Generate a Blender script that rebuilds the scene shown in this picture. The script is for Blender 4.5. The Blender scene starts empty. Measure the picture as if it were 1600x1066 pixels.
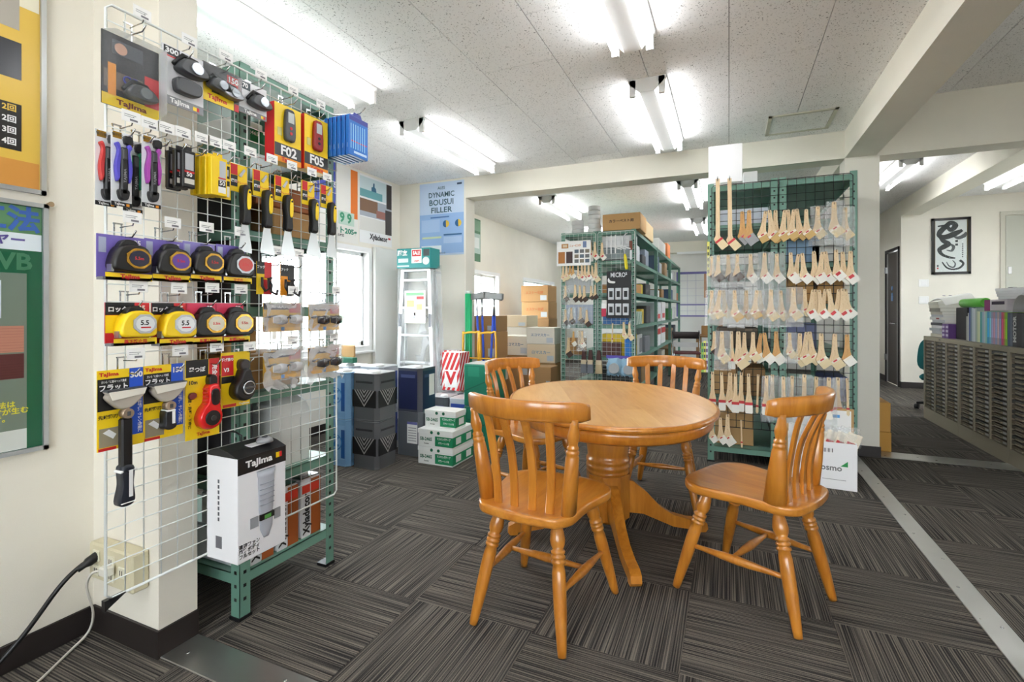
import bpy, math, random
from mathutils import Matrix, Vector
random.seed(7)
PI = math.pi
SC = bpy.context.scene
COL = SC.collection

# ------------------------------------------------------------------ camera, sky, exposure
cam_data = bpy.data.cameras.new('camera')
cam_data.sensor_width = 36.0
cam_data.lens = 772.0 * 36.0 / 1600.0
cam_data.shift_y = -(533.0 - 485.0) / 1600.0
cam_data.clip_start = 0.05
cam = bpy.data.objects.new('camera', cam_data)
COL.objects.link(cam)
cam.location = (0, 0, 1.155)
cam.rotation_euler = (PI / 2, 0, math.radians(23.71))
SC.camera = cam

world = bpy.data.worlds.new('overcast_sky')
SC.world = world
world.use_nodes = True
world.node_tree.nodes['Background'].inputs['Color'].default_value = (0.93, 0.97, 1.0, 1)
world.node_tree.nodes['Background'].inputs['Strength'].default_value = 13.0

SC.view_settings.view_transform = 'Standard'
SC.view_settings.look = 'None'
SC.view_settings.gamma = 1.0
SC.view_settings.use_curve_mapping = False
SC.view_settings.exposure = 0.58
SC.cycles.max_bounces = 8
SC.cycles.diffuse_bounces = 4
SC.cycles.glossy_bounces = 3
SC.cycles.transmission_bounces = 4
SC.cycles.transparent_max_bounces = 24
SC.cycles.caustics_reflective = False
SC.cycles.caustics_refractive = False
TUBE_STRENGTH = 15.0

# ------------------------------------------------------------------ materials
def lin(c):
    c = c / 255.0
    return c / 12.92 if c <= 0.04045 else ((c + 0.055) / 1.055) ** 2.4
def L(rgb):
    return (lin(rgb[0]), lin(rgb[1]), lin(rgb[2]), 1.0)
MATS = {}
def mat(rgb, rough=0.5, metal=0.0, coat=0.0, emit=0.0, spec=0.5):
    key = (tuple(rgb), rough, metal, coat, emit, spec)
    if key in MATS:
        return MATS[key]
    m = bpy.data.materials.new('paint_%d_%d_%d' % tuple(rgb))
    m.use_nodes = True
    b = m.node_tree.nodes['Principled BSDF']
    b.inputs['Base Color'].default_value = L(rgb)
    b.inputs['Roughness'].default_value = rough
    b.inputs['Metallic'].default_value = metal
    b.inputs['Coat Weight'].default_value = coat
    b.inputs['Specular IOR Level'].default_value = spec
    if emit:
        b.inputs['Emission Color'].default_value = L(rgb)
        b.inputs['Emission Strength'].default_value = emit
    m.diffuse_color = L(rgb)
    MATS[key] = m
    return m
def node_mat(name):
    m = bpy.data.materials.new(name)
    m.use_nodes = True
    nt = m.node_tree
    return m, nt, nt.nodes['Principled BSDF']
def nd(nt, typ, **kw):
    n = nt.nodes.new(typ)
    for k, v in kw.items():
        setattr(n, k, v)
    return n
def coords(nt, scale=(1, 1, 1), rot=(0, 0, 0), kind='Object'):
    tc = nd(nt, 'ShaderNodeTexCoord')
    mp = nd(nt, 'ShaderNodeMapping')
    mp.inputs['Scale'].default_value = scale
    mp.inputs['Rotation'].default_value = rot
    nt.links.new(tc.outputs[kind], mp.inputs['Vector'])
    return mp.outputs['Vector']
def noise(nt, vec, scale, detail=2.0, rough=0.5, dist=0.0):
    n = nd(nt, 'ShaderNodeTexNoise')
    n.inputs['Scale'].default_value = scale
    n.inputs['Detail'].default_value = detail
    n.inputs['Roughness'].default_value = rough
    n.inputs['Distortion'].default_value = dist
    nt.links.new(vec, n.inputs['Vector'])
    return n.outputs['Fac']
def ramp(nt, fac, stops):
    r = nd(nt, 'ShaderNodeValToRGB')
    while len(r.color_ramp.elements) < len(stops):
        r.color_ramp.elements.new(0.5)
    for e, (p, c) in zip(r.color_ramp.elements, stops):
        e.position = p
        e.color = L(c)
    nt.links.new(fac, r.inputs['Fac'])
    return r.outputs['Color']
def bump(nt, b, fac, strength, dist=0.01):
    n = nd(nt, 'ShaderNodeBump')
    n.inputs['Strength'].default_value = strength
    n.inputs['Distance'].default_value = dist
    nt.links.new(fac, n.inputs['Height'])
    nt.links.new(n.outputs['Normal'], b.inputs['Normal'])
def mat_wall(name, rgb):
    m, nt, b = node_mat(name)
    v = coords(nt, kind='Object')
    f = noise(nt, v, 260.0, 3)
    g = noise(nt, v, 1.3, 3)
    c2 = tuple(int(x * 0.965) for x in rgb)
    nt.links.new(ramp(nt, g, [(0.35, c2), (0.65, rgb)]), b.inputs['Base Color'])
    b.inputs['Roughness'].default_value = 0.75
    bump(nt, b, f, 0.12, 0.004)
    return m
WALL = mat_wall('cream_wallpaper', (240, 235, 223))
WALL2 = mat_wall('white_wallpaper', (240, 239, 235))
BEAM = mat_wall('cream_beam_board', (239, 234, 220))

def mat_ceiling(name, rgb):
    m, nt, b = node_mat(name)
    v = coords(nt)
    a = noise(nt, v, 115.0, 2.0, 0.5, 0.9)
    d = noise(nt, v, 12.0, 1.0)
    mx = nd(nt, 'ShaderNodeMath', operation='MULTIPLY_ADD')
    nt.links.new(d, mx.inputs[0]); mx.inputs[1].default_value = 0.12
    nt.links.new(a, mx.inputs[2])
    dark = tuple(int(x * 0.56) for x in rgb)
    nt.links.new(ramp(nt, mx.outputs[0], [(0.0, rgb), (0.70, rgb), (0.72, dark), (1.0, dark)]), b.inputs['Base Color'])
    b.inputs['Roughness'].default_value = 0.85
    return m
CEIL = mat_ceiling('speckled_ceiling_board', (247, 246, 246))

def mat_carpet():
    m, nt, b = node_mat('striped_carpet_tile')
    v = coords(nt, (1.0, 0.008, 0.02))
    a = noise(nt, v, 210.0, 0.0)
    v2 = coords(nt)
    c = noise(nt, v2, 420.0, 2.0)
    wv = nd(nt, 'ShaderNodeTexWave', wave_type='BANDS', bands_direction='X', wave_profile='SIN')
    wv.inputs['Scale'].default_value = 36.0
    wv.inputs['Distortion'].default_value = 0.0
    nt.links.new(v2, wv.inputs['Vector'])
    ws = nd(nt, 'ShaderNodeMath', operation='MULTIPLY_ADD')
    nt.links.new(wv.outputs['Fac'], ws.inputs[0]); ws.inputs[1].default_value = 0.16; ws.inputs[2].default_value = -0.08
    wa = nd(nt, 'ShaderNodeMath', operation='MULTIPLY_ADD')
    nt.links.new(a, wa.inputs[0]); wa.inputs[1].default_value = 0.8
    nt.links.new(ws.outputs[0], wa.inputs[2])
    wb = nd(nt, 'ShaderNodeMath', operation='ADD')
    nt.links.new(wa.outputs[0], wb.inputs[0]); wb.inputs[1].default_value = 0.1
    mx = nd(nt, 'ShaderNodeMath', operation='MULTIPLY_ADD')
    nt.links.new(c, mx.inputs[0]); mx.inputs[1].default_value = 0.42
    nt.links.new(wb.outputs[0], mx.inputs[2])
    sb = nd(nt, 'ShaderNodeMath', operation='SUBTRACT')
    nt.links.new(mx.outputs[0], sb.inputs[0]); sb.inputs[1].default_value = 0.21
    nt.links.new(ramp(nt, sb.outputs[0], [(0.36, (50, 48, 48)), (0.46, (78, 75, 72)), (0.55, (99, 94, 88)), (0.68, (126, 119, 110))]), b.inputs['Base Color'])
    b.inputs['Roughness'].default_value = 0.95
    b.inputs['Specular IOR Level'].default_value = 0.1
    bump(nt, b, sb.outputs[0], 0.5, 0.004)
    return m
CARPET = mat_carpet()

def mat_wood(name, dark, light, stretch=(9, 9, 1.2), rough=0.28, coat=0.5, scale=3.0):
    m, nt, b = node_mat(name)
    v = coords(nt, stretch)
    a = noise(nt, v, scale, 4.0, 0.6, 0.6)
    nt.links.new(ramp(nt, a, [(0.3, dark), (0.7, light)]), b.inputs['Base Color'])
    b.inputs['Roughness'].default_value = rough
    b.inputs['Coat Weight'].default_value = coat
    b.inputs['Coat Roughness'].default_value = 0.15
    return m
WOOD = mat_wood('honey_lacquered_wood', (172, 103, 28), (206, 136, 50))
WOOD_TOP = mat_wood('table_top_wood', (203, 136, 58), (224, 164, 88), (1.2, 9, 9))
WOOD_SEAT = mat_wood('seat_wood', (182, 110, 32), (212, 142, 54), (9, 1.4, 9))
BRUSHWOOD = mat_wood('pale_brush_wood', (214, 184, 140), (234, 211, 174), (30, 3, 30), 0.55, 0.0)
BRUSHWOOD2 = mat_wood('tan_brush_wood', (190, 140, 78), (214, 168, 104), (30, 3, 30), 0.5, 0.0)

def mat_metal(name, rgb, rough):
    m, nt, b = node_mat(name)
    v = coords(nt, (2, 2, 2))
    a = noise(nt, v, 6.0, 4.0)
    mr = nd(nt, 'ShaderNodeMapRange')
    mr.inputs['To Min'].default_value = rough * 0.75
    mr.inputs['To Max'].default_value = rough * 1.35
    nt.links.new(a, mr.inputs['Value'])
    nt.links.new(mr.outputs['Result'], b.inputs['Roughness'])
    b.inputs['Base Color'].default_value = L(rgb)
    b.inputs['Metallic'].default_value = 0.9
    return m
STRIP = mat_metal('worn_steel_plate', (182, 182, 178), 0.3)
GREEN = mat((106, 148, 132), 0.42)
GREEN_D = mat((60, 92, 80), 0.5)
WIRE = mat((226, 230, 228), 0.35)
WIRE_D = mat((38, 42, 42), 0.45)
CHROME = mat((196, 198, 200), 0.2, 1.0)
STEEL = mat((188, 190, 190), 0.28, 0.9)
WHITE = mat((240, 240, 240), 0.5)
PAPER = mat((244, 244, 242), 0.6)
BLACK = mat((22, 22, 24), 0.4)
INK = mat((34, 34, 38), 0.6)
YEL = mat((246, 208, 26), 0.4)
RED = mat((206, 34, 40), 0.4)
BLUE = mat((30, 92, 190), 0.4)
BASE = mat((40, 34, 33), 0.5)
CARD = mat((196, 154, 102), 0.8)
CARD_D = mat((168, 128, 82), 0.8)

def mat_clear(name, tint, alpha, rough=0.12):
    m = bpy.data.materials.new(name)
    m.use_nodes = True
    nt = m.node_tree
    nt.nodes.remove(nt.nodes['Principled BSDF'])
    out = nt.nodes['Material Output']
    tr = nd(nt, 'ShaderNodeBsdfTransparent')
    tr.inputs['Color'].default_value = (0.97, 0.98, 0.98, 1)
    pb = nd(nt, 'ShaderNodeBsdfPrincipled')
    pb.inputs['Base Color'].default_value = L(tint)
    pb.inputs['Roughness'].default_value = rough
    lw = nd(nt, 'ShaderNodeLayerWeight')
    lw.inputs['Blend'].default_value = 0.35
    ad = nd(nt, 'ShaderNodeMath', operation='MULTIPLY_ADD')
    ad.use_clamp = True
    nt.links.new(lw.outputs['Fresnel'], ad.inputs[0])
    ad.inputs[1].default_value = 0.42
    ad.inputs[2].default_value = alpha
    mx = nd(nt, 'ShaderNodeMixShader')
    nt.links.new(ad.outputs[0], mx.inputs['Fac'])
    nt.links.new(tr.outputs[0], mx.inputs[1])
    nt.links.new(pb.outputs[0], mx.inputs[2])
    nt.links.new(mx.outputs[0], out.inputs['Surface'])
    return m
BAG = mat_clear('thin_plastic_bag', (250, 251, 253), 0.16, 0.16)
BLISTER = mat_clear('clear_blister', (230, 235, 240), 0.05, 0.06)
GLASS = mat_clear('window_glass', (220, 230, 232), 0.02, 0.02)
def mat_tube():
    m = bpy.data.materials.new('lit_fluorescent_tube')
    m.use_nodes = True
    b = m.node_tree.nodes['Principled BSDF']
    b.inputs['Base Color'].default_value = (0.95, 0.97, 1, 1)
    b.inputs['Emission Color'].default_value = (0.975, 0.99, 1.0, 1)
    b.inputs['Emission Strength'].default_value = TUBE_STRENGTH
    return m
TUBE = mat_tube()

# ------------------------------------------------------------------ mesh helpers
class MB:
    def __init__(s):
        s.v = []; s.f = []; s.m = []; s.s = []
    def add(s, vs, fs, mi=0, smooth=False):
        n = len(s.v)
        s.v += [tuple(p) for p in vs]
        for f in fs:
            s.f.append(tuple(i + n for i in f)); s.m.append(mi); s.s.append(smooth)
        return s
    def box(s, x0, x1, y0, y1, z0, z1, mi=0):
        vs = [(x, y, z) for z in (z0, z1) for y in (y0, y1) for x in (x0, x1)]
        return s.add(vs, [(0, 2, 3, 1), (4, 5, 7, 6), (0, 1, 5, 4), (2, 6, 7, 3), (0, 4, 6, 2), (1, 3, 7, 5)], mi)
    def cbox(s, x0, x1, y0, y1, z0, z1, c=0.004, mi=0):
        X, Y, Z = (x0, x1), (y0, y1), (z0, z1)
        vs = []
        idx = {}
        for i in (0, 1):
            for j in (0, 1):
                for k in (0, 1):
                    dx = c if i == 0 else -c; dy = c if j == 0 else -c; dz = c if k == 0 else -c
                    for a, p in (('x', (X[i], Y[j] + dy, Z[k] + dz)), ('y', (X[i] + dx, Y[j], Z[k] + dz)), ('z', (X[i] + dx, Y[j] + dy, Z[k]))):
                        idx[(i, j, k, a)] = len(vs); vs.append(p)
        g = lambda i, j, k, a: idx[(i, j, k, a)]
        fs = []
        for i in (0, 1):
            q = [g(i, 0, 0, 'x'), g(i, 1, 0, 'x'), g(i, 1, 1, 'x'), g(i, 0, 1, 'x')]; fs.append(q if i else q[::-1])
            q = [g(0, i, 0, 'y'), g(0, i, 1, 'y'), g(1, i, 1, 'y'), g(1, i, 0, 'y')]; fs.append(q if i else q[::-1])
            q = [g(0, 0, i, 'z'), g(1, 0, i, 'z'), g(1, 1, i, 'z'), g(0, 1, i, 'z')]; fs.append(q if i else q[::-1])
        for a in (0, 1):
            for b in (0, 1):
                q = [g(a, b, 0, 'x'), g(a, b, 1, 'x'), g(a, b, 1, 'y'), g(a, b, 0, 'y')]; fs.append(q if a == b else q[::-1])
                q = [g(a, 0, b, 'z'), g(a, 1, b, 'z'), g(a, 1, b, 'x'), g(a, 0, b, 'x')]; fs.append(q if a == b else q[::-1])
                q = [g(0, a, b, 'y'), g(1, a, b, 'y'), g(1, a, b, 'z'), g(0, a, b, 'z')]; fs.append(q if a == b else q[::-1])
        for i in (0, 1):
            for j in (0, 1):
                for k in (0, 1):
                    q = [g(i, j, k, 'x'), g(i, j, k, 'y'), g(i, j, k, 'z')]
                    fs.append(q if (i + j + k) % 2 == 1 else q[::-1])
        return s.add(vs, fs, mi)
    def ring_tube(s, rings, mi=0, caps=True, smooth=True):
        n = len(rings[0]); vs = [p for r in rings for p in r]; fs = []
        for k in range(len(rings) - 1):
            for i in range(n):
                j = (i + 1) % n
                fs.append((k * n + i, k * n + j, (k + 1) * n + j, (k + 1) * n + i))
        s.add(vs, fs, mi, smooth)
        if caps:
            b = len(s.v) - len(vs)
            s.f.append(tuple(b + i for i in range(n))[::-1]); s.m.append(mi); s.s.append(False)
            e = b + (len(rings) - 1) * n
            s.f.append(tuple(e + i for i in range(n))); s.m.append(mi); s.s.append(False)
        return s
    def lathe_between(s, p0, p1, prof, n=12, mi=0, sx=1.0):
        # prof: (t along p0->p1, radius)
        p0 = Vector(p0); p1 = Vector(p1); d = (p1 - p0).normalized()
        a = Vector((1, 0, 0)) if abs(d.x) < 0.9 else Vector((0, 1, 0))
        u = d.cross(a).normalized(); w = d.cross(u)
        rings = []
        for t, r in prof:
            c = p0.lerp(p1, t)
            rings.append([c + (u * math.cos(2 * PI * i / n) * r * sx + w * math.sin(2 * PI * i / n) * r) for i in range(n)])
        return s.ring_tube(rings, mi)
    def cyl(s, p0, p1, r, n=10, mi=0, r1=None):
        return s.lathe_between(p0, p1, [(0, r), (1, r if r1 is None else r1)], n, mi)
    def tube(s, pts, r, n=6, mi=0):
        pts = [Vector(p) for p in pts]; rings = []; pu = None
        for i, p in enumerate(pts):
            d = (pts[min(i + 1, len(pts) - 1)] - pts[max(i - 1, 0)]).normalized()
            if pu is None:
                a = Vector((0, 0, 1)) if abs(d.z) < 0.9 else Vector((1, 0, 0))
                pu = d.cross(a).normalized()
            else:
                pu = (pu - d * pu.dot(d)).normalized()
            w = d.cross(pu)
            rr = r[i] if isinstance(r, (list, tuple)) else r
            rings.append([p + pu * math.cos(2 * PI * k / n) * rr + w * math.sin(2 * PI * k / n) * rr for k in range(n)])
        return s.ring_tube(rings, mi)
    def prism(s, poly, z0, z1, mi=0, mi2=None):
        # polygon in x,y (counter clockwise), extruded along z
        n = len(poly)
        vs = [(x, y, z0) for x, y in poly] + [(x, y, z1) for x, y in poly]
        s.add(vs, [tuple(range(n))[::-1], tuple(range(n, 2 * n))], mi)
        b = len(s.v) - 2 * n
        for i in range(n):
            j = (i + 1) % n
            s.f.append((b + i, b + j, b + n + j, b + n + i)); s.m.append(mi if mi2 is None else mi2); s.s.append(False)
        return s
    def xform(s, M, start=0):
        s.v[start:] = [tuple(M @ Vector(p)) for p in s.v[start:]]
        return s
    def mesh(s, name, mats):
        me = bpy.data.meshes.new(name)
        me.from_pydata(s.v, [], s.f)
        if not isinstance(mats, (list, tuple)):
            mats = [mats]
        for m in mats:
            me.materials.append(m)
        me.polygons.foreach_set('material_index', s.m)
        me.polygons.foreach_set('use_smooth', s.s)
        me.update()
        return me
    def build(s, name, mats, parent=None, loc=(0, 0, 0), rot=(0, 0, 0)):
        return inst(name, s.mesh(name, mats), parent, loc, rot)
def inst(name, me, parent=None, loc=(0, 0, 0), rot=(0, 0, 0), scale=(1, 1, 1)):
    o = bpy.data.objects.new(name, me)
    COL.objects.link(o)
    o.location = loc; o.rotation_euler = rot; o.scale = scale
    if parent is not None:
        o.parent = parent
    return o
def tag(o, label, cat, group=None):
    o['label'] = label; o['category'] = cat
    if group:
        o['group'] = group
    return o
def thing(name, label, cat, loc=(0, 0, 0), rot=(0, 0, 0), group=None):
    o = bpy.data.objects.new(name, None)
    o.empty_display_size = 0.05
    COL.objects.link(o)
    o.location = loc; o.rotation_euler = rot
    return tag(o, label, cat, group)
def struct(o, label=None, cat=None):
    o['kind'] = 'structure'
    if label:
        o['label'] = label
    if cat:
        o['category'] = cat
    return o
def dup(root, loc, rot=None, label=None, scale=None):
    r = root.copy(); COL.objects.link(r); r.location = loc
    if rot is not None: r.rotation_euler = rot
    if label: r['label'] = label
    if scale: r.scale = scale
    for ch in list(root.children):
        c = ch.copy(); COL.objects.link(c); c.parent = r
        for g in list(ch.children):
            d = g.copy(); COL.objects.link(d); d.parent = c
    return r
FACE_NEG_Y = (PI / 2, 0, 0)          # local x right, y up, z towards -Y
FACE_POS_X = (PI / 2, 0, PI / 2)     # local x = +Y, y up, z towards +X

TXT = {}
def text_mesh(s, bold, m):
    key = (s, bold, m.name)
    if key in TXT:
        return TXT[key]
    cu = bpy.data.curves.new('lettering', 'FONT')
    cu.body = s
    cu.size = 1.0
    cu.resolution_u = 2
    cu.offset = 0.022 * bold
    cu.align_x = 'CENTER'; cu.align_y = 'CENTER'
    o = bpy.data.objects.new('lettering', cu)
    COL.objects.link(o)
    dg = bpy.context.evaluated_depsgraph_get()
    me = bpy.data.meshes.new_from_object(o.evaluated_get(dg))
    bpy.data.objects.remove(o)
    bpy.data.curves.remove(cu)
    me.materials.clear(); me.materials.append(m)
    TXT[key] = me
    return me
def tx(parent, s, size, m, x, y, z, rot=(0, 0, 0), bold=1.0, sx=1.0, width=None):
    me = text_mesh(s, bold, m)
    if width:
        xs = [v.co.x for v in me.vertices]
        w = (max(xs) - min(xs)) if xs else 1.0
        sx = width / max(w, 1e-4) / size
    return inst('lettering', me, parent, (x, y, z), rot, (size * sx, size, size))
def nth(i):
    w = ['first', 'second', 'third', 'fourth', 'fifth', 'sixth', 'seventh', 'eighth', 'ninth', 'tenth', 'eleventh', 'twelfth',
         'thirteenth', 'fourteenth', 'fifteenth', 'sixteenth', 'seventeenth', 'eighteenth', 'nineteenth', 'twentieth']
    return w[i]
# ------------------------------------------------------------------ the room
H1, H2, HB = 2.595, 2.79, 2.375          # ceiling of the shop, ceiling of the side bays, underside of beams
XL, XF = -3.48, -2.108                    # shop's window wall, wall of the front bay
YA, YB, YC, YD = 1.03, 1.16, 4.70, 4.90   # wall lines between the units
YE = 11.1
def sbox(name, b, m, label=None, c=None):
    mb = MB()
    (mb.cbox(*b, c) if c else mb.box(*b))
    return struct(mb.build(name, m), label)
# floor with carpet tiles
fl = MB().box(-3.6, 4.6, -3.2, 11.3, -0.05, -0.004).build('floor', mat((46, 42, 40), 0.9))
struct(fl, 'dark striped carpet tile floor')
tile = MB().cbox(-0.2494, 0.2494, -0.2494, 0.2494, -0.004, 0.0, 0.0012).mesh('carpet_tile', CARPET)
CA, SA = math.cos(math.radians(23.71)), math.sin(math.radians(23.71))
def in_view(x, y):
    z = -SA * x + CA * y; l = CA * x + SA * y
    return z > 0.25 and abs(l / z) < 1.08 and 1.155 / z < 0.78
cells = []
rest = MB()
for i in range(-5, 12):
    for j in range(-10, 20):
        x = -1.145 + 0.25 + 0.5 * i; y = 1.652 - 0.25 + 0.5 * j
        seen = any(in_view(x + dx, y + dy) for dx in (-0.25, 0, 0.25) for dy in (-0.25, 0, 0.25))
        hid = (x > 2.2 and y < 9) or (x < -2.1 and y < 1.0) or (x < -1.9 and 1.0 < y < 2.0) or y > 7.7 or (x < -2.7 and y > 4.9)
        cells.append((0 if seen and not hid else 1, math.hypot(x, y), x, y, (i + j) % 2))
cells.sort()
for k, (far, d, x, y, par) in enumerate(cells):
    if not far and k < 298:
        inst('carpet_tile', tile, fl, (x, y, 0), (0, 0, PI / 2 if par else 0))
    else:
        rest.box(x - 0.25, x + 0.25, y - 0.25, y + 0.25, -0.004, -0.0004)
o = rest.build('carpet_field', CARPET, fl)
o['kind'] = 'stuff'
# steel floor strips
st = MB().cbox(-1.73, 0.84, YA, YB, 0.0, 0.006, 0.002).build('trim_1', STRIP); struct(st, 'steel threshold plate on the floor beside the front pillar')
for k in range(7):
    MB().lathe_between((0, 0, 0), (0, 0, 0.003), [(0, 0.007), (0.6, 0.006), (1, 0.002)], 10).build('screw', CHROME, st, (-1.66 + 0.4 * k, YA + 0.05 + 0.04 * (k % 2), 0.006))
st = MB().cbox(0.84, 0.935, -1.0, 4.72, 0.0, 0.006, 0.002).build('trim_2', STRIP); struct(st, 'long steel threshold strip running to the brush rack')
for k in range(14):
    MB().lathe_between((0, 0, 0), (0, 0, 0.003), [(0, 0.006), (0.6, 0.005), (1, 0.002)], 8).build('screw', CHROME, st, (0.87 + 0.035 * (k % 2), 1.0 + 0.27 * k, 0.006))
st = MB().cbox(1.08, 1.93, YC + 0.01, YD, 0.0, 0.006, 0.002).build('trim_3', STRIP); struct(st, 'steel threshold strip between the pillar and drawer cabinets')
for k in range(4):
    MB().lathe_between((0, 0, 0), (0, 0, 0.003), [(0, 0.007), (0.6, 0.006), (1, 0.002)], 8).build('screw', CHROME, st, (1.13 + 0.22 * k, YC + 0.06 + 0.05 * (k % 2), 0.006))

# ceilings with boards
def ceiling(name, label, x0, x1, y0, y1, h, xoff, yoff, boards=True):
    c = MB().box(x0, x1, y0, y1, h + 0.012, h + 0.06).build(name, mat((120, 118, 116), 0.9)); struct(c, label)
    full = MB().box(-0.2255, 0.2255, -0.453, 0.453, 0.0, 0.0125).mesh('ceiling_board', CEIL)
    i = 0
    x = xoff
    while x > x0: x -= 0.455
    while x < x1:
        xa, xb = max(x, x0), min(x + 0.455, x1)
        k = round((x - xoff) / 0.455)
        y = yoff + (0.455 if k % 2 else 0)
        while y - 0.91 > y0: y -= 0.91
        while y > y0: y -= 0.91
        while y < y1:
            ya, yb = max(y, y0), min(y + 0.91, y1)
            if xb - xa > 0.02 and yb - ya > 0.02:
                if xb - xa > 0.454 and yb - ya > 0.909:
                    inst('ceiling_board', full, c, ((xa + xb) / 2, (ya + yb) / 2, h))
                else:
                    g = 0.0015
                    MB().box(xa + g, xb - g, ya + g, yb - g, 0, 0.0125).build('ceiling_board', CEIL, c, (0, 0, h))
            y += 0.91
        x += 0.455
    return c
ceiling('ceiling', 'speckled white board ceiling above the table', XL, 0.86, YB, YC, H1, 0.0, 2.23)
ceiling('ceiling_side', 'speckled ceiling of the side bay', 1.05, 4.3, -0.6, YC, H2, 1.05, 1.0)
c = MB().box(XL, 0.86, YD, YE, H1, H1 + 0.06).box(1.05, 4.3, YD, YE, H2, H2 + 0.06).build('ceiling_back', CEIL); struct(c, 'ceiling of the storage bays behind')
c = MB().box(-2.3, 0.86, -3.2, YA, H1, H1 + 0.06).box(1.05, 4.3, -3.2, -0.6, H2, H2 + 0.06).build('ceiling_front', CEIL); struct(c, 'ceiling of the front bay')
# ceiling hatch
hx0, hx1, hy0, hy1 = 0.27, 0.715, 4.13, 4.565
mb = MB()
for (a, b, d, e) in ((hx0, hx1, hy0, hy0 + 0.025), (hx0, hx1, hy1 - 0.025, hy1), (hx0, hx0 + 0.025, hy0, hy1), (hx1 - 0.025, hx1, hy0, hy1)):
    mb.box(a, b, d, e, H1 - 0.008, H1)
t = thing('access_hatch', 'square ceiling access hatch with a pale metal rim', 'hatch', ((hx0 + hx1) / 2, (hy0 + hy1) / 2, H1))
mb.xform(Matrix.Translation((-(hx0 + hx1) / 2, -(hy0 + hy1) / 2, -H1)))
mb.build('rim', mat((198, 196, 180), 0.5), t)
MB().box(-0.195, 0.195, -0.19, 0.19, -0.003, 0).build('cover', CEIL, t)

# beams
sbox('trim_5', (0.85, 1.06, -3.0, YC, HB, H2 + 0.05), BEAM, 'long cream ceiling beam over the floor strip')
sbox('trim_6', (0.85, 1.06, YD, YE, HB, H2 + 0.05), BEAM, 'cream ceiling beam continuing behind the brush rack')
sbox('trim_7', (XL, 0.85, YC, YD, HB, H1 + 0.05), BEAM, 'cream header beam across the shop')
sbox('trim_8', (1.06, 4.3, YC, YD, 2.367, H2 + 0.05), BEAM, 'cream header beam above the drawer cabinets')
sbox('trim_9', (2.35, 2.58, YD, 9.08, 2.56, H2 + 0.02), BEAM, 'short cream beam leading to the picture wall')
sbox('trim_10', (-1.733, 0.85, YA, YB, HB, H1 + 0.05), BEAM, 'header beam beside the front pillar')
sbox('trim_11', (XL, 0.85, YE - 0.2, YE, HB - 0.01, H1 + 0.05), BEAM, 'cream header beam at the far end')
# walls; windows are real openings
def wall_x(name, x0, x1, ya, yb, h, holes, m, label):
    # wall of thickness x0..x1 running along y with rectangular holes (y0,y1,z0,z1)
    mb = MB(); y = ya
    for (p, q, r, s2) in sorted(holes):
        mb.box(x0, x1, y, p, 0, h); mb.box(x0, x1, p, q, 0, r); mb.box(x0, x1, p, q, s2, h); y = q
    mb.box(x0, x1, y, yb, 0, h)
    return struct(mb.build(name, m), label)
W1 = (2.45, 4.16, 0.78, 1.765); W2 = (6.30, 7.36, 0.72, 1.72); W3 = (8.45, 10.15, 0.72, 1.72)
wall_x('wall_left', XL - 0.12, XL, YB - 0.13, YE + 0.1, H1 + 0.05, [W1, W2, W3], WALL, 'cream wall with windows')
sbox('wall_front_left', (XF - 0.1, XF, -3.2, YA, 0, H1 + 0.05), WALL, 'cream wall with framed posters')
sbox('wall_pillar_left', (XL - 0.1, -1.733, YA, YB, 0, H1 + 0.05), WALL, 'cream pillar end behind the wire grid')
sbox('wall_back_left', (XL, -2.61, YC, YD, 0, HB), WALL, 'cream wall end with the blue poster')
sbox('wall_pillar_right', (0.85, 1.08, YC, YD, 0, HB), WALL, 'cream pillar beside the brush rack')
sbox('wall_far', (XL - 0.1, 2.45, YE, YE + 0.1, 0, H2 + 0.05), WALL2, 'white wall at the far end')
wall_x('wall_door_side', 2.35, 2.45, 9.08, YE, H2 + 0.05, [(9.16, 9.82, -0.01, 2.1)], WALL, 'cream wall with the dark door')
sbox('wall_picture', (2.45, 4.4, 9.08, 9.18, 0, H2 + 0.05), WALL, 'cream wall with the framed ink picture')
W6 = (5.6, 7.8, 0.8, 2.0)  # opening for an added window that brightens the picture wall and cabinets
wall_x('wall_right', 4.3, 4.4, -3.2, 9.08, H2 + 0.05, [W6], WALL, 'cream wall at the right')
W4 = (-0.9, 0.6, 0.8, 2.2); W5 = (1.4, 3.2, 0.8, 2.2)  # openings for windows added behind the camera as frontal fill
mb = MB().box(-2.3, 4.4, -3.3, -3.2, 0, 0.8).box(-2.3, 4.4, -3.3, -3.2, 2.2, H2 + 0.05)
for a, b in ((-2.3, W4[0]), (W4[1], W5[0]), (W5[1], 4.4)): mb.box(a, b, -3.3, -3.2, 0.8, 2.2)
struct(mb.build('wall_front', WALL), 'cream wall behind the camera')
# baseboards
def base(name, b, label):
    return struct(MB().cbox(*b, 0.003).build(name, BASE), label)
base('baseboard_front_left', (XF, XF + 0.008, -3.2, YA - 0.001, 0, 0.092), 'dark baseboard of the front bay')
mb = MB().box(XF + 0.008, -1.733 + 0.008, YA - 0.008, YA, 0, 0.092).box(-1.733, -1.725, YA, YB, 0, 0.092)
struct(mb.build('baseboard_pillar_left', BASE), 'dark baseboard around the front pillar')
mb = MB().box(0.842, 1.088, YC - 0.008, YC, 0, 0.085).box(1.08, 1.088, YC, YD, 0, 0.085).box(0.842, 0.85, YC, YD, 0, 0.085)
struct(mb.build('baseboard_pillar_right', BASE), 'dark baseboard around the brush rack pillar')
mb = MB().box(2.342, 2.35, 9.072, 9.12, 0, 0.09).box(2.342, 2.35, 9.86, YE, 0, 0.09).box(2.342, 4.3, 9.072, 9.08, 0, 0.09)
struct(mb.build('baseboard_right', BASE), 'dark baseboard by the dark door')
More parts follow.
